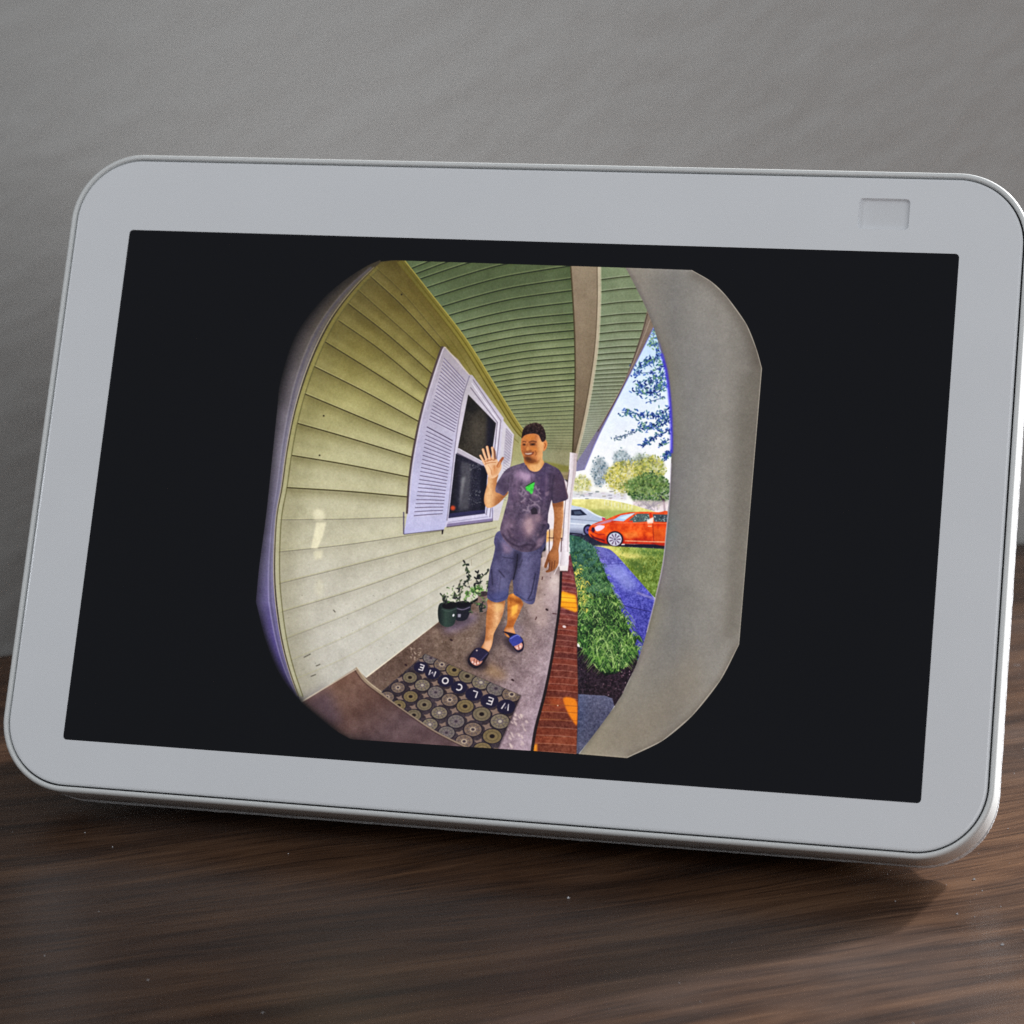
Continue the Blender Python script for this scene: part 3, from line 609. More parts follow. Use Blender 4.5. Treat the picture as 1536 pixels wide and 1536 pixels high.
def paint_window():
    # shutter beyond, siding beyond
    fill(cE(640, 180, 745, 320, 735, 420, 720, 560, 690, 700, 660, 880, 600, 1110, 540, 1112, 560, 900), (204, 196, 204))
    fill(cE(668, 255, 728, 325, 700, 560, 640, 600, 655, 400), (182, 174, 186), .8)
    for k in range(26): stroke(cE(672-k*2.0, 262+k*26, 728-k*2.2, 325+k*24), 1, (128, 116, 132), .55)
    stroke(cE(745, 320, 720, 560, 690, 720), 1.2, (150, 136, 110), .8)
    # window frame and panes
    fr = np.vstack([cA(1205, 690), cA(1262, 700), cE(648, 165, 620, 450, 545, 1115, 85, 1174)])
    fill(fr, gy((560, (178, 170, 176)), (640, (198, 190, 204)), (720, (206, 200, 222)), (790, (198, 192, 218))), tex=[(N1, 4)])
    stroke(np.vstack([cA(1265, 725), cE(622, 190, 575, 640, 520, 1080)]), 1.3, (118, 106, 118), .8, sm=False)
    stroke(np.vstack([cA(1258, 745), cE(603, 200, 560, 640, 505, 1070)]), 1.0, (236, 230, 240), .8, sm=False)
    stroke(np.vstack([cA(1250, 770), cE(590, 205, 548, 620, 486, 1060)]), 1.3, (104, 94, 108), .8, sm=False)
    up = np.vstack([cA(1238, 812), cE(578, 212, 545, 450, 522, 600, 226, 442)])
    fill(up, gdir(40, (935, (48, 44, 40)), (970, (64, 58, 50)), (1000, (70, 64, 56)), (1030, (32, 28, 34))), tex=[(N3, 5), (N1, 7)])
    clip_to(up); disc(cE(400, 260)[0], 10, 22, (92, 84, 72), .5, soft=6); fill(cE(500, 120, 580, 210, 540, 600, 480, 560), (24, 22, 40), .8, soft=2.5); fill(cE(270, 0, 420, 60, 380, 110, 260, 60), (26, 24, 26), .6, soft=3); clip_to(None)
    lo = cE(208, 492, 465, 604, 500, 660, 475, 1040, 140, 1085)
    fill(lo, (42, 40, 56), tex=[(N3, 6), (N1, 9)])
    clip_to(lo)
    fill(cE(255, 560, 350, 590, 330, 1010, 235, 1020), (96, 94, 100), .65, soft=2); fill(cE(262, 720, 300, 700, 262, 880, 240, 1000), (176, 176, 176), .45, soft=1.6)
    fill(cE(440, 610, 500, 650, 475, 1040, 430, 1020), (20, 18, 34), .8, soft=1.5); fill(cE(180, 560, 240, 560, 200, 1030, 150, 1060), (34, 32, 44), .7, soft=2)
    for _ in range(70): disc2(cE(R(330, 440), R(590, 650) if RNG.random() < .4 else R(830, 980))[0], R(.4, 1.3), R(.4, 1), (170, 172, 166), R(.15, .55), R(0, 90))
    for _ in range(50): disc2(cE(R(320, 430), R(650, 830))[0], R(.4, 1.1), R(.4, .9), (110, 112, 110), R(.15, .45), R(0, 90))
    disc(cE(180, 995)[0], 3.6, 3.6, (206, 84, 50), .9, soft=.8)
    fill(cE(150, 1045, 475, 1010, 475, 1042, 140, 1088), (60, 56, 96), .8)
    clip_to(None)
    fill(cE(228, 440, 440, 556, 470, 590, 452, 606, 215, 486), (176, 168, 180)); stroke(cE(216, 488, 452, 606), 1.3, (70, 62, 80), .9); stroke(cE(232, 444, 470, 578), 1, (226, 220, 230), .8)
    stroke(cE(140, 1086, 478, 1043), 1.3, (60, 56, 80), .9); stroke(cE(136, 1128, 500, 1076), 1.2, (150, 144, 170), .8)
    fill(cE(128, 1140, 545, 1090, 545, 1116, 122, 1170), (132, 120, 150), .9); stroke(cE(122, 1172, 545, 1118), 1.6, (80, 70, 80), .7)
    fill(cE(76, 1185, 96, 1190, 88, 1235, 78, 1240), (40, 30, 36)); stroke(cE(545, 990, 545, 1118), 1, (90, 80, 100), .8)
    # near shutter
    sl_ = np.vstack([smooth(cA(1100, 540, 1078, 570, 985, 862, 932, 1100, 902, 1300, 888, 1500)), cC(905, 160, 1136, 132)]); sr_ = smooth(cA(1115, 1540, 1132, 1390, 1165, 1090, 1202, 850, 1246, 702))
    sh = np.vstack([sl_, sr_, cA(1180, 610)])
    fill(sh, gy((520, (166, 156, 158)), (600, (178, 170, 186)), (700, (186, 182, 210)), (800, (190, 188, 222))), tex=[(N16, 4), (N1, 5)])
    stroke(sl_[:-2] - [.8, 0], 3.2, (84, 70, 70), .9); stroke(sl_[:-2] + [2.2, 0], 1.4, (206, 196, 206), .8)
    stroke(sr_, 1.5, (128, 120, 138), .8); stroke(cA(1105, 538, 1246, 700), 1.6, (206, 192, 176), .8)
    stroke(cA(1095, 585, 1005, 900), .8, (150, 140, 156), .5)
    def slats(l0, l1, r0, r1, n):
        for k in range(n):
            t = k/(n-1); a, b = cA(*lerp(l0, l1, t))[0], cA(*lerp(r0, r1, t))[0]
            p = np.array([a, lerp(a, b, .5)-[0, .3], b])
            stroke(p, 1.25, (98, 88, 112), .85); stroke(p + [0, 1.4], 1.1, (212, 206, 228), .55)
    slats((1098, 602), (1014, 955), (1222, 738), (1160, 1028), 19); slats((1000, 1000), (925, 1512), (1148, 1080), (1090, 1500), 23)
    stroke(cA(1000, 998, 1148, 1078), 1.6, (90, 80, 100), .7); stroke(cC(905, 160, 1136, 133), 1.4, (96, 88, 100), .8)
    stroke(cC(905, 30, 905, 158), 2, (70, 62, 96), .7)

def paint_plants():
    def pot(pts, col, rim):
        fill(smooth(pts, 4, True), col, tex=[(N3, 5)])
    disc(cC(1190, 670)[0], 28, 6, (50, 42, 46), .5, rot=-14, soft=3)
    fill(smooth(cF(415, 560, 500, 545, 505, 680, 470, 730, 420, 720), 4, True), (128, 108, 100)); disc(cF(455, 560)[0], 8, 4, (70, 56, 60), 1, -8)
    fill(smooth(cF(200, 640, 335, 640, 345, 690, 310, 790, 240, 810, 200, 780), 4, True), (34, 34, 44)); stroke(cF(205, 690, 270, 705, 340, 680), 1.5, (120, 110, 130), .9); disc(cF(272, 655)[0], 11, 5, (20, 16, 24), 1, -6)
    fill(cF(225, 745, 255, 745, 250, 775, 225, 775), (150, 146, 160), .9)
    fill(smooth(cF(44, 690, 80, 640, 200, 655, 216, 700, 200, 820, 160, 860, 100, 860, 50, 810), 4, True), gx((657, (30, 38, 38)), (668, (58, 74, 66)), (682, (40, 52, 50)))); disc(cF(150, 665)[0], 11.5, 5.6, (22, 20, 26), 1, -6); stroke(cF(75, 700, 140, 720, 214, 695), 1.4, (76, 90, 84), .7)
    disc2(cF(185, 757)[0], 1.4, 2.2, (236, 232, 240), 1, 20)
    def sprig(p, n, r, cols):
        p = smooth(p, 5); stroke(p, 1.1, (70, 76, 62), .95, w1=.7)
        for k in range(n):
            q = along(p, R(.25, 1)); a = R(0, 360); d = np.array([np.cos(np.radians(a)), np.sin(np.radians(a))])*r
            disc2(q+d*.8, r, r*.42, cols[RNG.integers(len(cols))], .95, a)
    dk = [(44, 50, 46), (60, 66, 60), (36, 36, 40), (84, 96, 70)]; gr = [(84, 122, 60), (110, 150, 76), (60, 92, 50), (140, 170, 110)]
    sprig(cF(90, 650, 95, 600, 80, 575), 12, 3, dk); sprig(cF(120, 655, 115, 610), 8, 2.6, dk)
    sprig(cF(330, 420, 315, 330, 290, 270), 12, 3.2, dk); sprig(cF(320, 470, 325, 380), 5, 3, dk)
    sprig(cF(240, 640, 260, 520, 300, 450, 355, 428), 6, 3, dk); sprig(cF(235, 620, 245, 500, 245, 430), 8, 2.8, dk); sprig(cF(260, 640, 200, 580, 170, 600), 9, 3.2, dk)
    sprig(cF(370, 560, 395, 440, 410, 360), 14, 3.2, dk); sprig(cF(430, 520, 430, 440, 470, 380, 510, 350), 10, 2.6, dk); sprig(cF(480, 560, 500, 480, 520, 400), 8, 2.6, dk)
    sprig(cF(300, 620, 330, 540, 420, 500), 24, 3, gr); sprig(cF(360, 580, 390, 530, 440, 520), 18, 3, gr); sprig(cF(280, 640, 310, 560), 10, 3, gr+dk)
    sprig(cF(340, 630, 420, 650, 450, 700, 420, 730), 9, 3, dk); sprig(cF(360, 640, 430, 660, 475, 665), 6, 2.6, gr+dk); sprig(cF(345, 690, 350, 740), 4, 2.4, dk)
    for _ in range(60):
        q = cF(R(120, 500), R(480, 640))[0]; disc2(q, R(1.2, 3), R(.6, 1.3), (dk+gr)[RNG.integers(8)], R(.5, .9), R(0, 180))
    disc2(cF(405, 530)[0], 2.6, 2, (196, 206, 150), .9, 0); disc2(cF(440, 700)[0], 2, 3, (40, 40, 46), .9, 20)
    for p in (cF(350, 240, 352, 300), cF(245, 430, 240, 500)): stroke(p, .8, (150, 140, 120), .7)

def paint_post():
    fill(cE(1040, 930, 1200, 720, 1240, 760, 1225, 1000, 1200, 1300, 1170, 1536, 1040, 1536, 1030, 1200), (236, 222, 226), .95, soft=1)
    fill(cE(1040, 1200, 1200, 1180, 1200, 1300, 1040, 1300), (216, 166, 110), .7, soft=1.6); disc(cE(1052, 1165)[0], 3, 5, (50, 40, 66), .9)
    for p in (cE(1070, 1190, 1062, 1536), cE(1110, 1190, 1100, 1420), cE(1040, 1270, 1195, 1275), cE(1180, 1270, 1175, 1400)): stroke(p, 1.3, (66, 40, 40), .85)
    fill(cE(1035, 1215, 1060, 1210, 1060, 1300, 1035, 1320), (240, 170, 90), .8, soft=.8); fill(cE(1190, 900, 1250, 860, 1240, 1010, 1190, 1000), (252, 240, 236), .8, soft=1.5)
    fill(cE(995, 1400, 1060, 1380, 1060, 1536, 1000, 1536), (206, 180, 176), .8, soft=1)
    po = np.vstack([cE(1258, 480, 1328, 492, 1312, 680, 1292, 800, 1268, 1000, 1252, 1250, 1246, 1500), cF(1236, 345, 1168, 345, 1185, 60), cE(1200, 1180, 1225, 900, 1245, 700)])
    fill(po, gx((838, (190, 172, 176)), (848, (232, 222, 226)), (856, (222, 212, 216)), (866, (180, 162, 160))), tex=[(N1, 5)])
    stroke(cE(1300, 500, 1288, 690, 1250, 1000, 1236, 1400), 1.6, (176, 160, 164), .6); stroke(cE(1252, 640, 1215, 950, 1190, 1300), 1.2, (120, 100, 104), .8)
    fill(cF(1160, 300, 1240, 298, 1236, 350, 1166, 348), (228, 216, 214)); stroke(cF(1166, 350, 1236, 352), 2, (90, 60, 56), .8)

SK = dict(hi=(236, 184, 132), mid=(206, 148, 98), lo=(160, 100, 58), dk=(108, 62, 34), face=(178, 104, 40))
def paint_man():
    # legs
    lg = smooth(cF(505, 610, 648, 610, 652, 690, 625, 790, 590, 860, 556, 930, 546, 1000, 528, 1060, 500, 1095, 440, 1065, 470, 1000, 481, 920, 484, 830, 490, 740, 500, 680), 4, True)
    fill(lg, gx((724, (150, 92, 52)), (734, (202, 140, 94)), (745, (216, 162, 116)), (757, (178, 118, 78))), tex=[(N3, 8), (N7, 6), (N1, 8)])
    clip_to(lg); fill(cF(580, 640, 640, 640, 640, 720, 560, 720), (242, 196, 132), .6, soft=2.5); fill(cF(500, 700, 560, 690, 540, 850, 490, 900), (164, 96, 46), .55, soft=3); fill(cF(470, 1000, 545, 980, 520, 1090, 450, 1060), (238, 186, 152), .7, soft=1.5); fill(cF(500, 600, 650, 600, 650, 650, 500, 645), (120, 76, 44), .6, soft=1.5); clip_to(None)
    rg = smooth(cF(690, 580, 750, 560, 825, 640, 812, 690, 788, 750, 764, 800, 738, 860, 748, 905, 752, 940, 700, 962, 660, 935, 652, 890, 676, 840, 682, 760, 682, 680), 4, True)
    fill(rg, gx((758, (166, 98, 44)), (770, (210, 134, 64)), (782, (176, 112, 66))), tex=[(N3, 9), (N7, 8), (N1, 8)])
    clip_to(rg); fill(cF(720, 680, 780, 650, 770, 730, 720, 770), (252, 184, 84), .85, soft=1.2); fill(cF(690, 800, 760, 780, 740, 870, 680, 860), (150, 82, 40), .6, soft=1.5); fill(cF(660, 880, 740, 870, 750, 960, 680, 960), (214, 156, 122), .8, soft=1.5); fill(cF(690, 580, 820, 620, 810, 660, 690, 620), (130, 70, 24), .7, soft=1.5); clip_to(None)
    # slides
    fill(smooth(cF(318, 1165, 350, 1100, 400, 1058, 460, 1065, 508, 1100, 498, 1140, 455, 1205, 395, 1248, 350, 1232, 322, 1200), 4, True), (34, 24, 38))
    fill(smooth(cF(340, 1150, 400, 1140, 450, 1165, 440, 1200, 395, 1222, 350, 1195), 4, True), (190, 132, 116)); 
    for p in (cF(378, 1160, 368, 1200), cF(402, 1165, 392, 1212), cF(425, 1175, 415, 1210)): stroke(p, 1.1, (90, 44, 40), .8)
    for c in (cF(362, 1190)[0], cF(385, 1205)[0], cF(412, 1198)[0]): disc(c, 1.5, 1.5, (236, 196, 190), .9)
    fill(smooth(cF(352, 1120, 385, 1068, 430, 1058, 505, 1098, 470, 1155, 430, 1182, 380, 1150, 342, 1142), 4, True), (46, 38, 64)); stroke(cF(430, 1180, 500, 1105), 1.2, (96, 88, 120), .7); disc(cF(400, 1082)[0], 1.3, 1.1, (220, 200, 190), .9)
    fill(smooth(cF(640, 905, 690, 940, 720, 1000, 740, 1060, 780, 1098, 825, 1078, 832, 1015, 810, 960, 760, 930), 4, True), (36, 28, 52))
    fill(smooth(cF(745, 1035, 800, 1005, 822, 1030, 812, 1062, 780, 1078, 755, 1062), 4, True), (206, 150, 140)); stroke(cF(782, 1030, 790, 1070), 1, (100, 50, 50), .8); disc(cF(800, 1045)[0], 1.5, 1.6, (240, 206, 200), .9); disc(cF(772, 1058)[0], 1.3, 1.3, (236, 196, 190), .9)
    fill(smooth(cF(695, 985, 720, 950, 770, 934, 805, 962, 820, 1000, 745, 1042, 715, 1020), 4, True), (66, 70, 142)); stroke(cF(705, 975, 770, 940, 800, 955), 1.3, (130, 134, 200), .8)
    # shorts
    so = smooth(cF(578, 0, 558, 80, 568, 130, 548, 230, 520, 335, 506, 450, 496, 560, 502, 602, 560, 636, 622, 632, 680, 600, 692, 540, 702, 480, 726, 425, 736, 500, 742, 562, 800, 600, 850, 642, 900, 656, 930, 636, 946, 560, 962, 470, 978, 380, 988, 280, 996, 190, 1030, 120, 1040, 40, 1020, -20, 800, -40, 640, -30), 4, True)
    fill(so, gx((730, (72, 68, 96)), (745, (98, 94, 128)), (765, (84, 80, 112)), (790, (100, 96, 130)), (812, (76, 70, 100))), tex=[(N7, 6), (N3, 5), (N1, 6)])
    clip_to(so)
    fill(cF(740, 150, 820, 180, 780, 330, 745, 430, 730, 420), (44, 40, 64), .75, soft=1.8); stroke(cF(775, 190, 765, 300, 735, 430), 1.8, (34, 30, 50), .85)
    fill(cF(620, 60, 740, 140, 700, 190, 640, 180), (150, 124, 146), .6, soft=2.5); fill(cF(590, 20, 640, 150, 600, 300, 560, 200), (64, 58, 86), .6, soft=2)
    for p, a in ((cF(600, 340, 660, 410), .8), (cF(640, 220, 740, 235), .6), (cF(535, 330, 545, 480), .7), (cF(940, 370, 905, 540, 870, 610), .85), (cF(820, 240, 790, 320), .6), (cF(960, 380, 930, 560), .5), (cF(620, 400, 600, 560), .4), (cF(505, 560, 560, 610, 640, 600, 690, 560), .5), (cF(760, 560, 860, 620, 935, 600), .5)):
        stroke(p, 1.6, (42, 38, 60), a*.9, soft=.5)
    fill(cF(610, 420, 690, 400, 670, 580, 600, 590), (112, 110, 146), .5, soft=3); fill(cF(790, 330, 900, 300, 870, 560, 810, 560), (110, 106, 140), .4, soft=4); fill(cF(500, 560, 690, 520, 680, 620, 500, 640), (76, 78, 124), .5, soft=2)
    clip_to(None)
    # hanging arm
    ar = smooth(np.vstack([cE(1098, 930, 1190, 915, 1198, 1000, 1196, 1100, 1182, 1200, 1168, 1290, 1152, 1380), cF(1155, 200, 1152, 280, 1130, 322, 1090, 350, 1045, 362, 1034, 348, 1058, 332, 1066, 290, 1060, 262, 1046, 310, 1030, 320, 1020, 302, 1040, 240, 1056, 190, 1090, 138, 1106, 60), cE(1106, 1200, 1112, 1100, 1108, 1020)]), 4, True)
    fill(ar, gx((822, (130, 80, 48)), (832, (164, 108, 70)), (841, (182, 124, 84)), (846, (226, 172, 130))), tex=[(N3, 6), (N1, 7)])
    clip_to(ar); fill(cE(1095, 930, 1200, 920, 1195, 985, 1100, 990), (120, 72, 44), .6, soft=1.5); fill(cF(1060, 170, 1150, 150, 1150, 230, 1070, 240), (182, 122, 80), .6, soft=2)
    for p in (cF(1120, 250, 1110, 330), cF(1095, 260, 1085, 340), cF(1072, 270, 1062, 340)): stroke(p, 1, (92, 52, 30), .8)
    clip_to(None); stroke(cF(1150, 300, 1110, 380), 1.2, (240, 226, 226), .7)
    # raised arm
    ra = smooth(cE(512, 690, 498, 770, 476, 850, 466, 920, 478, 972, 502, 994, 548, 986, 602, 952, 648, 905, 690, 850, 640, 800, 590, 780, 586, 740, 596, 680), 4, True)
    fill(ra, gx((725, (176, 120, 82)), (734, (222, 172, 128)), (744, (196, 140, 96)), (756, (164, 108, 70))), tex=[(N3, 5), (N1, 6)])
    clip_to(ra); fill(cE(470, 860, 520, 830, 530, 980, 480, 990), (236, 188, 142), .5, soft=2); fill(cE(545, 700, 600, 690, 585, 840, 550, 850), (168, 108, 68), .55, soft=2); fill(cE(560, 900, 680, 840, 660, 930, 560, 990), (150, 96, 62), .5, soft=2); clip_to(None)
    hand, hsh = (226, 178, 142), (180, 118, 82)
    fill(smooth(cE(462, 575, 480, 630, 502, 690, 520, 722, 565, 715, 595, 690, 622, 640, 628, 595, 604, 580, 585, 545, 545, 528, 500, 535, 470, 555), 4, True), hand, tex=[(N1, 6)])
    for p, w in ((cE(474, 585, 452, 545, 434, 512), 3.9), (cE(494, 558, 474, 505, 458, 455), 4.4), (cE(522, 545, 508, 490, 496, 432), 4.7), (cE(556, 545, 552, 490, 543, 440), 4.6)):
        finger(p, w, hsh, w*.85); finger(p - [.45, .1], w*.72, hand, w*.62)
    fill(cE(552, 440, 575, 470, 582, 545, 560, 545), (120, 76, 56), .8, soft=.7)
    finger(cE(598, 608, 618, 566, 640, 534), 5, (170, 104, 70), 3.6); finger(cE(600, 612, 616, 572), 3, (206, 144, 100), 2.4)
    for p in (cE(505, 600, 530, 640, 540, 690), cE(480, 590, 530, 575, 580, 575), cE(560, 600, 565, 650), cE(470, 570, 500, 555, 560, 550)): stroke(p, 1.1, (158, 92, 52), .6)
    fill(cE(545, 600, 600, 600, 590, 680, 540, 700), (196, 128, 80), .55, soft=1.5); fill(cE(480, 600, 520, 590, 530, 660, 505, 680), (240, 194, 152), .5, soft=1.2)
    # shirt
    sh = smooth(cE(845, 578, 790, 590, 705, 618, 652, 660, 612, 720, 582, 772, 572, 842, 612, 862, 650, 882, 676, 856, 692, 838, 688, 900, 668, 980, 642, 1080, 622, 1150, 614, 1205, 628, 1245, 655, 1292, 725, 1362, 830, 1402, 950, 1382, 1020, 1312, 1042, 1230, 1052, 1150, 1058, 1050, 1078, 960, 1090, 918, 1102, 952, 1172, 938, 1240, 908, 1226, 830, 1206, 740, 1182, 680, 1150, 634, 1090, 602, 1030, 575, 1000, 600, 930, 640, 880, 620), 3, True)
    fill(sh, gdir(20, (925, (96, 82, 98)), (950, (110, 95, 114)), (985, (97, 82, 102)), (1010, (88, 74, 96)), (1060, (80, 66, 84))), tex=[(N7, 8), (N3, 6), (N1, 6)])
    clip_to(sh)
    fill(cE(780, 640, 930, 680, 900, 760, 800, 740, 730, 700), (164, 136, 164), .75, soft=3); fill(cE(720, 700, 790, 720, 770, 900, 700, 960), (120, 98, 124), .6, soft=4)
    disc(cE(880, 1160)[0], 11, 18, (166, 136, 146), .75, rot=12, soft=4); disc(cE(690, 1160)[0], 9, 14, (142, 118, 136), .55, soft=4); disc(cE(960, 1090)[0], 8, 10, (132, 108, 124), .6, soft=3.5); disc(cE(780, 1240)[0], 12, 10, (84, 66, 90), .5, soft=4)
    fill(cE(960, 660, 1060, 640, 1060, 900, 1000, 960, 940, 780), (74, 58, 92), .5, soft=5); fill(cE(1090, 640, 1180, 680, 1235, 900, 1110, 950), (80, 62, 82), .6, soft=3); fill(cE(575, 780, 660, 700, 690, 840, 640, 880), (70, 54, 74), .6, soft=2.5)
    stroke(cE(1110, 690, 1095, 800, 1090, 930), 2, (50, 40, 60), .7, soft=.8); stroke(cE(695, 700, 690, 780, 688, 850), 1.6, (60, 48, 66), .6, soft=.8)
    stroke(cE(640, 700, 720, 660), 1.6, (140, 116, 140), .5, soft=.8); stroke(cE(720, 640, 800, 610), 1.6, (138, 114, 136), .5, soft=.8); stroke(cE(1205, 740, 1240, 905), 1.6, (150, 116, 116), .6, soft=.6)
    for p, a in ((cE(640, 1240, 700, 1310, 790, 1350, 870, 1330), .8), (cE(680, 1190, 720, 1270, 800, 1310), .5), (cE(1030, 1220, 970, 1310, 890, 1390), .7), (cE(830, 1340, 880, 1330, 930, 1350), .6), (cE(1050, 1080, 1000, 1200, 960, 1260), .5), (cE(1060, 1000, 990, 1060), .4)): stroke(p, 2, (50, 38, 58), a, soft=.8)
    fill(cE(960, 1290, 1030, 1240, 1010, 1320, 940, 1370), (190, 160, 176), .45, soft=1.5); fill(cE(620, 1250, 720, 1360, 690, 1370, 610, 1290), (150, 124, 146), .6, soft=1.5)
    dap = [cE(R(620, 1050), R(640, 1340))[0] for _ in range(34)]
    for c in dap:
        fill(smooth(ell(c, R(1.5, 4.5), R(1.2, 3.2), R(0, 180), 6) + RNG.normal(0, .7, (6, 2)), 3, True), [(166, 138, 158), (150, 122, 140), (60, 46, 68), (182, 154, 162)][RNG.integers(4)], R(.15, .4), soft=R(.6, 1.3))
    for k in range(9):
        x = 730 + 44*k + R(-14, 14); stroke(cE(x, R(640, 720), x+R(-20, 10), 820, x+R(-30, 20), R(900, 1020)), R(1.4, 2.6), [(56, 42, 64), (140, 114, 138)][k % 2], R(.25, .45), soft=.9)
    fill(cE(800, 660, 900, 690, 870, 745, 815, 730), (186, 158, 182), .55, soft=1.4); fill(cE(850, 1110, 905, 1090, 915, 1180, 880, 1240, 855, 1200), (186, 156, 160), .5, soft=1.5); fill(cE(925, 1060, 985, 1050, 990, 1110, 950, 1130), (158, 130, 140), .5, soft=1.3)
    # plain marks printed on the shirt
    pr = (170, 152, 166)
    fill(smooth(cE(850, 800, 880, 772, 930, 755, 925, 800, 916, 850, 900, 868, 882, 842, 858, 832), 3, True), (70, 196, 74), .92, soft=.3, tex=[(N3, 22), (N1, 16)]); fill(cE(860, 815, 925, 758, 918, 800, 880, 835), (96, 224, 96), .6, soft=.8); stroke(cE(850, 795, 930, 752), 1.3, (40, 30, 40), .8)
    for p, w in ((cE(800, 790, 840, 830, 860, 870), 2), (cE(785, 850, 830, 880, 850, 860), 1.8), (cE(850, 900, 810, 945), 2.0), (cE(940, 790, 960, 830, 980, 820), 1.8), (cE(930, 870, 975, 890, 990, 920), 1.8), (cE(880, 900, 930, 940, 985, 930), 1.6), (cE(885, 960, 870, 1000, 890, 1040), 2.4), (cE(930, 950, 970, 990, 975, 1050), 2.2), (cE(830, 1010, 870, 1020), 2.0), (cE(890, 980, 920, 960, 940, 975), 2.2), (cE(965, 840, 985, 870), 1.6), (cE(820, 830, 812, 870), 1.5)): stroke(p + RNG.normal(0, .5, p.shape), w*1.15, pr, .5, soft=.45)
    for _ in range(90):
        c = cE(R(790, 990), R(780, 1050))[0]; disc2(c, R(.4, 1.4), R(.3, .9), [(176, 158, 170), (70, 54, 74), (150, 132, 150)][RNG.integers(3)], R(.15, .5), R(0, 180))
    fill(cE(895, 1010, 930, 985, 955, 1010, 960, 1050, 905, 1055), (52, 42, 56), .9)
    clip_to(None)
    # neck and head
    nk = smooth(cE(835, 540, 850, 600, 882, 640, 932, 660, 978, 645, 1020, 585, 1004, 540, 1000, 480, 900, 500), 4, True)
    fill(nk, gx((786, (186, 120, 64)), (796, (216, 158, 106)), (808, (226, 172, 120)), (815, (200, 142, 92))), tex=[(N1, 5)])
    clip_to(nk); fill(cE(835, 540, 990, 540, 960, 590, 860, 590), (140, 82, 34), .7, soft=1.6); fill(cE(985, 480, 1020, 480, 1015, 580, 985, 580), (226, 168, 112), .5, soft=1.2); clip_to(None)
    stroke(cE(848, 600, 882, 648, 935, 672, 985, 652, 1030, 582), 2.2, (92, 72, 92), .9)
    fill(smooth(cE(1008, 400, 1030, 368, 1048, 385, 1048, 420, 1034, 455, 1012, 468), 4, True), (206, 136, 84)); stroke(cE(1022, 395, 1034, 410, 1022, 445), 1.1, (140, 76, 36), .8)
    fc = smooth(cE(814, 345, 835, 318, 930, 300, 980, 322, 1010, 370, 1014, 430, 1004, 490, 985, 535, 945, 570, 900, 582, 862, 572, 838, 545, 820, 500, 806, 452, 808, 392), 4, True)
    fill(fc, gx((781, (196, 128, 76)), (790, (190, 120, 70)), (804, (184, 116, 70)), (812, (214, 154, 108)), (816, (226, 172, 126))), tex=[(N1, 7), (N3, 6)])
    clip_to(fc)
    fill(cE(960, 360, 1015, 370, 1005, 520, 960, 560), (226, 164, 104), .6, soft=1.8); fill(cE(830, 510, 900, 530, 960, 560, 900, 600, 830, 570), (96, 54, 24), .6, soft=1.5)
    fill(cE(840, 330, 940, 320, 930, 365, 840, 370), (206, 128, 54), .55, soft=1.8); fill(cE(885, 430, 950, 430, 960, 475, 900, 470), (214, 132, 58), .55, soft=1.4)
    stroke(cE(818, 386, 838, 380, 855, 388), 1.6, (74, 42, 26), .7, soft=.4); stroke(cE(880, 388, 915, 378, 952, 386), 1.8, (74, 42, 26), .7, soft=.4)
    fill(cE(820, 398, 850, 400, 848, 420, 822, 418), (96, 54, 26), .75, soft=.7); fill(cE(885, 396, 940, 394, 940, 418, 890, 420), (96, 54, 26), .75, soft=.7)
    disc(cE(837, 410)[0], 1.9, 1.0, (40, 22, 18), .8, soft=.3); disc(cE(915, 408)[0], 2.4, 1.1, (40, 22, 18), .8, soft=.3)
    stroke(cE(868, 400, 856, 440, 850, 458, 868, 470, 890, 462), 1.3, (126, 74, 38), .5, soft=.4); disc(cE(868, 448)[0], 2.8, 3.4, (228, 158, 92), .6, soft=.9)
    fill(cE(828, 480, 860, 484, 905, 480, 932, 472, 918, 500, 880, 512, 845, 506), (104, 50, 34), .8, soft=.5)
    fill(cE(840, 488, 868, 491, 915, 484, 900, 496, 875, 501, 850, 498), (236, 216, 196), .95, soft=.2); stroke(cE(826, 474, 818, 464), 1, (110, 60, 26), .5); stroke(cE(936, 462, 948, 490, 940, 510), 1.1, (120, 66, 30), .7)
    fill(cE(846, 520, 890, 525, 905, 545, 880, 562, 850, 550), (70, 42, 30), .65, soft=1.3); stroke(cE(835, 472, 868, 474, 910, 466), 1.6, (96, 56, 34), .5, soft=.5); fill(cE(815, 400, 850, 430, 850, 480, 820, 500), (150, 84, 40), .5, soft=1.6)
    clip_to(None)
    hr = smooth(cE(813, 350, 822, 285, 848, 242, 888, 220, 940, 206, 985, 222, 1016, 258, 1032, 305, 1036, 350, 1022, 378, 1000, 384, 984, 350, 968, 322, 930, 308, 880, 312, 842, 324, 824, 342), 4, True)
    fill(hr, gy((634, (64, 46, 40)), (648, (46, 30, 28)), (662, (60, 42, 38))), tex=[(N3, 14), (N1, 16)])
    for _ in range(40):
        c = cE(R(840, 1020), R(215, 310))[0]; stroke(np.array([c, c+[R(-2, 2), R(-2.6, -.6)]]), .8, [(90, 66, 56), (30, 18, 18), (120, 96, 84)][RNG.integers(3)], .6, sm=False)

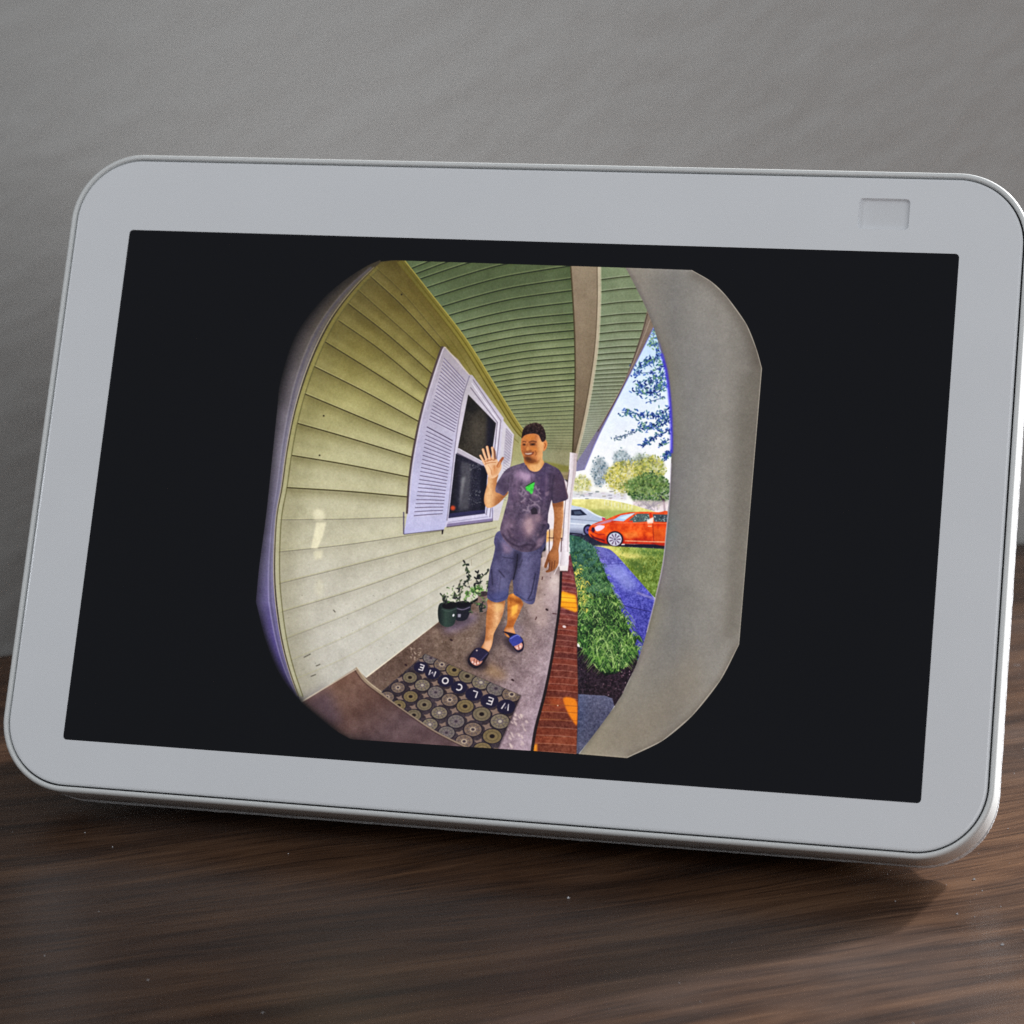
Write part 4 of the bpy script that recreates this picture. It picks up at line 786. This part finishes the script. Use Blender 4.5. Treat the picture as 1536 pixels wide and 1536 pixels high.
def paint_column():
    col = np.vstack([COL, OUT[(OUT[:, 0] > 860)][::-1][:0], cP(868, 1132), cP(940, 1138), smooth(cP(940, 1138, 993, 1112, 1038, 1074, 1080, 1021, 1108, 967)), cP(1125, 760, 1142.5, 552), smooth(cP(1142.5, 552, 1134, 522, 1119, 485, 1089, 443, 1066, 421, 1037, 404)), cP(937, 400)])
    fill(col, gx((880, (142, 133, 118)), (960, (132, 126, 117)), (1010, (124, 121, 117)), (1050, (137, 133, 127)), (1085, (140, 135, 128)), (1118, (124, 119, 112)), (1142, (104, 98, 90))), tex=[(N40, 3), (N1, 2)])
    clip_to(col)
    stroke(COL, 7, (84, 80, 78), .35, soft=2.5); stroke(smooth(cP(1037, 404, 1066, 421, 1089, 443, 1119, 485, 1134, 522, 1142.5, 552)), 20, (88, 80, 72), .5, soft=6)
    fill(cP(870, 1135, 1000, 1120, 1060, 1040, 1040, 960, 950, 1080), (140, 126, 106), .4, soft=16); stroke(cP(1108, 967, 1080, 1021, 1038, 1074, 993, 1112, 940, 1138), 10, (90, 80, 70), .5, soft=4)
    fill(cP(1010, 560, 1060, 470, 1080, 520, 1040, 760, 1012, 760), (122, 122, 124), .3, soft=18)
    stroke(cP(1126, 560, 1112, 760, 1096, 960), 26, (108, 102, 92), .5, soft=8)
    clip_to(None)
    stroke(cB(975, 500, 1000, 600, 1018, 760, 1024, 900, 1024, 1000), 4.2, (70, 60, 214), .75, soft=1.2); stroke(cB(960, 445, 985, 530), 3, (90, 90, 190), .5, soft=1)
    stroke(np.vstack([cB(1022, 1050, 1012, 1250), cD(1000, 100, 980, 290, 940, 470, 900, 630)]), 1.8, (186, 176, 190), .6)
    stroke(cP(1037, 404, 1066, 421, 1089, 443, 1119, 485, 1134, 522, 1142, 552, 1125, 760, 1108, 967, 1080, 1021, 1038, 1074, 993, 1112, 940, 1137), 1.3, (176, 168, 156), .8, sm=False)
    stroke(cP(940, 1137, 868, 1131), 1.2, (150, 140, 124), .7)

def paint_trim():
    left = OUT[(OUT[:, 0] < 572) & (OUT[:, 1] < 1060)]
    left = left[np.argsort(left[:, 1])]
    ti = TRIM_IN[np.argsort(TRIM_IN[:, 1])]
    tr = np.vstack([left, ti[::-1]])
    fill(tr, gy((390, (70, 62, 44)), (470, (84, 76, 66)), (560, (112, 105, 106)), (700, (128, 122, 134)), (850, (114, 108, 138)), (960, (92, 82, 136)), (1050, (70, 60, 104))), tex=[(N16, 4), (N1, 5)])
    ys = np.linspace(400, 1045, 60)
    xl, xr = xat(left, ys), xat(ti, ys)
    def at(t): return np.stack([lerp(xl, xr, t), ys], 1)
    fill(np.vstack([at(-.2), at(.35)[::-1]]), (50, 46, 60), .35, soft=5); fill(np.vstack([at(-.2)[:20], at(.45)[:20][::-1]]), (34, 30, 30), .4, soft=8)
    stroke(at(.62), 2, gy((400, (104, 96, 84)), (520, (124, 116, 112)), (680, (164, 160, 172)), (900, (168, 160, 196))), .65, sm=False, soft=.6); stroke(at(.70), 3.5, (92, 88, 104), .5, sm=False, soft=.8); stroke(at(.82), 3, gy((400, (100, 92, 78)), (560, (128, 122, 122)), (720, (146, 142, 158))), .5, sm=False, soft=.8)
    stroke(at(.965), 2.2, (60, 52, 34), .85, sm=False); stroke(at(.92), 1.3, gy((400, (150, 138, 100)), (600, (196, 186, 160))), .75, sm=False)
    stroke(at(1.0) + [3.5, 0], 4.5, gy((400, (112, 102, 52)), (560, (146, 138, 84)), (760, (178, 174, 142))), .6, sm=False); stroke(at(1.0) + [7, 1], 1.4, (92, 88, 52), .7, sm=False)

paint_siding(); paint_soffit(); paint_yard(); paint_floor(); paint_mat(); paint_window(); paint_plants(); paint_post(); paint_man(); paint_column(); paint_trim()
# outline of the picture, lens fall-off on the door side, softness of a photographed panel, grain
r = cover(OUT, 2); om = np.zeros((CH, CW)); om[r[0]] = r[1]
canvas = np.clip(canvas*(1 + .012*N7 + .02*N3 + .012*N16)[..., None], 0, 1)
canvas = blur1(canvas, 1.2)
small = canvas[:CH//8*8, :CW//8*8].reshape(CH//8, 8, CW//8, 8, 3).mean((1, 3)); small = blur1(small, 3)
wide = np.stack([upscale(small[..., c], CH, CW) for c in range(3)], -1)
canvas = np.clip(canvas + .16*(canvas - wide)*om[..., None], 0, 1)          # the doorbell camera's own local contrast
sharp = canvas - blur1(canvas, 3)
canvas = np.clip(canvas + .28*sharp, 0, 1)
canvas = canvas*.8 + .2*(canvas*canvas*(3-2*canvas))          # the panel's own contrast
d = np.clip((XX-384)*.9 + 10, 0, 999)
rr = np.hypot((XX-764)/1.0, (YY-764)/1.0)
edge = blur1(om, 14)
fall = 1 - np.clip((1.0-edge)/.55, 0, 1)**1.1*np.clip((600-XX)/120, 0, 1)*np.where(YY > 960, 1.0, np.where(YY < 560, .9, .55+.35*np.clip((620-YY)/60, 0, 1)+.45*np.clip((YY-900)/60, 0, 1)))
canvas *= (om*fall)[..., None]
canvas = np.clip(canvas + (RNG.normal(0, .011, canvas.shape) + blur1(RNG.normal(0, .03, (CH, CW)), 1)[..., None])*om[..., None], 0, 1)

# ---------------------------------------------------------------- from photograph coordinates to the face of the display (millimetres)
FC = np.array([[-86.15, 53.85, 196, 344], [86.15, 53.85, 1438, 380], [86.15, -53.85, 1380, 1206], [-86.15, -53.85, 95, 1110]])
_A = []
for x_, y_, u_, v_ in FC:
    _A += [[x_, y_, 1, 0, 0, 0, -u_*x_, -u_*y_, -u_], [0, 0, 0, x_, y_, 1, -v_*x_, -v_*y_, -v_]]
HOM = np.linalg.svd(np.array(_A))[2][-1].reshape(3, 3)
HINV = np.linalg.inv(HOM)
def to_face(p):
    q = np.c_[p, np.ones(len(p))] @ HINV.T
    return q[:, :2] / q[:, 2:]
TW, TEX = 100.4, 1500                                     # the picture's square in millimetres and in dots
gx_, gy_ = np.meshgrid((np.arange(TEX)+.5)/TEX*TW - TW/2, (np.arange(TEX)+.5)/TEX*TW - TW/2)
ph = np.c_[gx_.ravel(), gy_.ravel(), np.ones(TEX*TEX)] @ HOM.T
ph = ph[:, :2] / ph[:, 2:]
fx = np.clip((ph[:, 0]-PX0)*SS-.5, 0, CW-1.001); fy = np.clip((ph[:, 1]-PY0)*SS-.5, 0, CH-1.001)
xi, yi = fx.astype(int), fy.astype(int); fx, fy = (fx-xi)[:, None], (fy-yi)[:, None]
tex = (canvas[yi, xi]*(1-fx)+canvas[yi, xi+1]*fx)*(1-fy) + (canvas[yi+1, xi]*(1-fx)+canvas[yi+1, xi+1]*fx)*fy
buf = np.ones((TEX*TEX, 4), np.float32); buf[:, :3] = tex
img = bpy.data.images.new('porch_picture', TEX, TEX); img.colorspace_settings.name = 'sRGB'
img.pixels.foreach_set(buf.ravel()); img.update(); img.pack()

def m_picture():
    m, t, b = mat('lit_picture')
    i = node(t, 'ShaderNodeTexImage'); i.image = img; i.extension = 'EXTEND'
    uv = node(t, 'ShaderNodeUVMap'); t.links.new(uv.outputs[0], i.inputs[0])
    t.links.new(i.outputs[0], b.inputs['Emission Color']); b.inputs['Emission Strength'].default_value = 1.0
    b.inputs['Base Color'].default_value = (.005, .005, .007, 1); b.inputs['Roughness'].default_value = .08; b.inputs['Specular IOR Level'].default_value = .22
    return m

# ---------------------------------------------------------------- the setting: wall with a window opening, table
def box_verts(x0, x1, y0, y1, z0, z1): return [(x0, y0, z0), (x1, y0, z0), (x1, y1, z0), (x0, y1, z0), (x0, y0, z1), (x1, y0, z1), (x1, y1, z1), (x0, y1, z1)]
BOXF = [(3, 2, 1, 0), (4, 5, 6, 7), (0, 1, 5, 4), (1, 2, 6, 5), (2, 3, 7, 6), (3, 0, 4, 7)]
rot_wall = math.atan2(WALL_D.y, WALL_D.x)
def wall():
    x0, x1, z0, z1 = WIN
    xs, zs = [-1.6, x0, x1, 2.6], [-.75, z0, z1, 1.9]
    v, f, n = [], [], {}
    def vi(i, j, k):
        if (i, j, k) not in n: n[(i, j, k)] = len(v); v.append((xs[i], k*.11, zs[j]))
        return n[(i, j, k)]
    for i in range(3):
        for j in range(3):
            if (i, j) == (1, 1): continue
            f.append((vi(i, j, 0), vi(i+1, j, 0), vi(i+1, j+1, 0), vi(i, j+1, 0))); f.append((vi(i, j+1, 1), vi(i+1, j+1, 1), vi(i+1, j, 1), vi(i, j, 1)))
    for a, b_ in (((1, 1), (2, 1)), ((2, 1), (2, 2)), ((2, 2), (1, 2)), ((1, 2), (1, 1))):
        f.append((vi(*a, 0), vi(*a, 1), vi(*b_, 1), vi(*b_, 0)))
    o = link('wall', mesh('wall', v, f, False), m_wall())
    o.location = WALL_P; o.rotation_euler = (0, 0, rot_wall); o['kind'] = 'structure'
    return o
wall()
def table():
    root = bpy.data.objects.new('wooden_table', None); COLL.objects.link(root)
    root.location = WALL_P; root.rotation_euler = (0, 0, rot_wall)
    root['label'] = 'dark brown wood grain table that the smart display stands on'; root['category'] = 'table'
    bm = bmesh.new()
    vs = [bm.verts.new(p) for p in box_verts(-.75, 1.05, -.70, -.0015, -.03, 0)]
    for q in BOXF: bm.faces.new([vs[i] for i in q])
    bmesh.ops.bevel(bm, geom=list(bm.edges), offset=.002, segments=2, affect='EDGES')
    me = bpy.data.meshes.new('tabletop'); bm.to_mesh(me); bm.free()
    wood = m_wood()
    link('tabletop', me, wood, root)
    leg_me = mesh('leg', box_verts(-.025, .025, -.025, .025, -.75, -.0305), BOXF, False); leg_me.materials.append(wood)
    for x, y in ((-.70, -.65), (1.0, -.65), (-.70, -.06), (1.0, -.06)):
        o = link('leg', leg_me, None, root); o.location = (x, y, 0)
    # dust and lint on the top
    rg = np.random.default_rng(3); v, f = [], []
    for k in range(1000):
        near = k < 760
        x, y = (rg.uniform(.12, .36), rg.uniform(-.33, -.08)) if near else (rg.uniform(-.3, .5), rg.uniform(-.4, -.02))
        r = rg.uniform(.00005, .00016) * (2.0 if rg.random() < .10 else 1); b0 = len(v)
        v += [(x-r, y-r*.6, .0001), (x+r, y-r*.8, .0001), (x+r*.7, y+r, .0001), (x-r*.8, y+r*.7, .0001), (x, y, .0001+r*1.3)]
        f += [(b0, b0+1, b0+4), (b0+1, b0+2, b0+4), (b0+2, b0+3, b0+4), (b0+3, b0, b0+4)]
    for k in range(26):
        x, y, a = rg.uniform(.14, .36), rg.uniform(-.32, -.1), rg.uniform(0, 6.28); L = rg.uniform(.001, .0035); b0 = len(v); w = .00005
        for q in range(4):
            cx, cy = x+math.cos(a)*L*q/3, y+math.sin(a)*L*q/3; a += rg.uniform(-.4, .4)
            v += [(cx-w, cy, .0003), (cx+w, cy, .0003), (cx, cy+w, .0004)]
            if q:
                p = b0+3*(q-1)
                f += [(p, p+1, p+4, p+3), (p+1, p+2, p+5, p+4), (p+2, p, p+3, p+5)]
    o = link('dust', mesh('dust', v, f, False), m_plain('pale_dust', (.62, .62, .64), .9), root); o['kind'] = 'stuff'
table()

# ---------------------------------------------------------------- the smart display
TO_WORLD = Matrix(((1, 0, 0, 0), (0, SN, -CS, 0), (0, CS, SN, ZC), (0, 0, 0, 1))) @ Matrix.Scale(.001, 4)
def rr(hw, hh, r, cx, cy, z, n=14):
    out = []
    for sx, sy, a0 in ((1, 1, 0), (-1, 1, 90), (-1, -1, 180), (1, -1, 270)):
        for k in range(n+1):
            a = math.radians(a0 + 90*k/n)
            out.append((cx+sx*(hw-r)+r*math.cos(a), cy+sy*(hh-r)+r*math.sin(a), z))
    return out
def loft(name, rings, m, parent, cap0=False, cap1=False, smooth=True):
    n = len(rings[0]); v = [p for r_ in rings for p in r_]; f = []
    for i in range(len(rings)-1):
        for k in range(n):
            a, b_ = i*n+k, i*n+(k+1) % n
            f.append((a, a+n, b_+n, b_))
    if cap0: f.append(tuple(range(n)))
    if cap1: f.append(tuple(reversed(range((len(rings)-1)*n, len(rings)*n))))
    me = mesh(name, v, f, smooth); me.transform(TO_WORLD)
    return link(name, me, m, parent)
GW, GH, GC, GR = 98.25, 66.0, 3.1, 13.3                    # front glass: half width, half height, centre, corner radius
white = m_plain('white_plastic', (.81, .825, .815), .40)
face = m_plain('white_glass', (.87, .885, .91), .24, None, .6)
dark = m_plain('dark_rubber', (.03, .03, .032), .8)
def display():
    root = bpy.data.objects.new('smart_display', None); COLL.objects.link(root)
    root['label'] = 'white smart display leaning back on the dark table, a waving man on its screen'; root['category'] = 'smart display'
    # outer frame of the housing
    prof = [(.35, -2.2), (.35, -.12), (.42, .04), (.60, .13), (.85, .14), (1.10, .02), (1.30, -.22), (1.42, -.55), (1.46, -1.0), (1.46, -6), (1.46, -12.8), (1.30, -13.4), (.9, -13.6), (.9, -15)]
    h = loft('housing', [rr(GW+d, GH+d, GR+d, 0, GC, z, 24) for d, z in prof], white, root)
    # cloth covered back, tapering to the foot
    rg = np.random.default_rng(5); rings = []
    for d, top, hw, r in ((13.45, 70.2, 99.4, 14.4), (13.6, 70.5, 99.68, 14.6), (14.5, 70.6, 99.8, 14.7), (15.5, 70.5, 99.7, 14.7), (18, 70, 99, 16), (26, 66.5, 95.5, 18), (38, 58, 89, 20), (54, 43, 79, 20), (70, 24, 66, 18), (84, 4, 54, 12), (90, -8, 46, 8)):
        lo = max(-64.5 if d < 20 else -99, (4.0 - ZC*1000 + d*SN) / CS)
        if d < 16: lo = -64.55 + (14.5-min(d, 14.5))*.3
        hh = (top-lo)/2
        rings.append([(x+rg.normal(0, .03), y+rg.normal(0, .03), -d) for x, y, z in rr(hw, hh, min(r, hh*.9), 0, (top+lo)/2, 0, 60)])
    # subdivide the long straight runs so the weave breaks the outline
    def dense(ring, step=1.0):
        out = []
        for i_, (a, b_) in enumerate(zip(ring, ring[1:]+ring[:1])):
            k = 80 if i_ % 61 == 60 else 1
            for q in range(k):
                t_ = q/k; out.append(tuple(a[i]*(1-t_)+b_[i]*t_ + (rg.normal(0, .035) if k > 1 and i < 2 else 0) for i in range(3)))
        return out
    rings = [dense(r_) for r_ in rings]
    loft('fabric_back', rings, m_fabric(), root, False, True)
    # rubber foot under the back
    fv = []
    for z in (.0004, .0042):
        fv += [(x, y, z) for x, y in ((-.07, .006), (.07, .006), (.052, .058), (-.052, .058))]
    link('foot', mesh('foot', fv, BOXF, False), dark, root)
    # front glass with its two openings
    bm = bmesh.new()
    def loop(pts):
        vs = [bm.verts.new(p) for p in pts]
        return vs, [bm.edges.new((vs[i], vs[(i+1) % len(vs)])) for i in range(len(vs))]
    outer, e0 = loop(rr(GW-.55, GH-.55, GR-.55, 0, GC, 0, 24))
    s_in, e1 = loop(rr(86.15, 53.85, .8, 0, 0, 0, 5))
    c_in, e2 = loop(rr(5.05, 3.2, .85, 70.87, 61.6, 0, 6))
    bmesh.ops.triangle_fill(bm, use_beauty=True, edges=e0+e1+e2)
    def wall_(vs, rings, flip):
        prev = vs
        for ring in rings:
            cur = [bm.verts.new(p) for p in ring]
            for i in range(len(cur)):
                j = (i+1) % len(cur); q = (prev[i], cur[i], cur[j], prev[j])
                bm.faces.new(q if not flip else q[::-1])
            prev = cur
    wall_(outer, [rr(GW-.25, GH-.25, GR-.25, 0, GC, -.07, 24), rr(GW-.05, GH-.05, GR-.05, 0, GC, -.25, 24), rr(GW, GH, GR, 0, GC, -.5, 24), rr(GW, GH, GR, 0, GC, -2, 24)], False)
    wall_(s_in, [rr(86.15, 53.85, .8, 0, 0, -.14, 5)], True)
    wall_(c_in, [rr(5.0, 3.15, .8, 70.87, 61.6, -.06, 6), rr(4.95, 3.1, .75, 70.87, 61.6, -.95, 6)], True)
    bmesh.ops.recalc_face_normals(bm, faces=bm.faces)
    me = bpy.data.meshes.new('front_glass'); bm.to_mesh(me); bm.free(); me.transform(TO_WORLD)
    link('front_glass', me, face, root)
    # dark bottom of the joint between glass and frame
    g = [rr(GW-.4, GH-.4, GR-.4, 0, GC, -1.3, 24), rr(GW+.5, GH+.5, GR+.5, 0, GC, -1.3, 24)]
    loft('gasket', g, dark, root)
    # shutter plate at the bottom of the camera window
    sp = rr(5.3, 3.5, 1.0, 70.87, 61.6, -.9, 6)
    me = mesh('camera_shutter', sp, [tuple(range(len(sp)))], False); me.transform(TO_WORLD)
    o = link('camera_shutter', me, m_plain('shutter_plastic', (.78, .79, .81), .35), root)
    # screen and the picture on it
    sp = rr(86.35, 54.05, .9, 0, 0, -.10, 6)
    me = mesh('screen', sp, [tuple(range(len(sp)))], False); me.transform(TO_WORLD)
    scr = link('screen', me, m_screen(), root)
    scr['label'] = 'black screen showing a rounded doorbell camera picture'
    of = to_face(OUT[np.r_[True, np.linalg.norm(np.diff(OUT, axis=0), axis=1) > .3]])
    pv = [(x, y, -.06) for x, y in of]
    if sum(pv[i][0]*pv[(i+1) % len(pv)][1]-pv[(i+1) % len(pv)][0]*pv[i][1] for i in range(len(pv))) < 0: pv = pv[::-1]
    me = mesh('picture', pv, [tuple(range(len(pv)))], False)
    uvl = me.uv_layers.new(name='UVMap')
    for lp in me.loops:
        x, y, _ = pv[lp.vertex_index]; uvl.data[lp.index].uv = (x/TW+.5, y/TW+.5)
    me.transform(TO_WORLD)
    p = link('picture', me, m_picture(), scr)
    p['label'] = 'fisheye porch picture of a man waving beside a welcome mat, red car behind'
    return root
display()
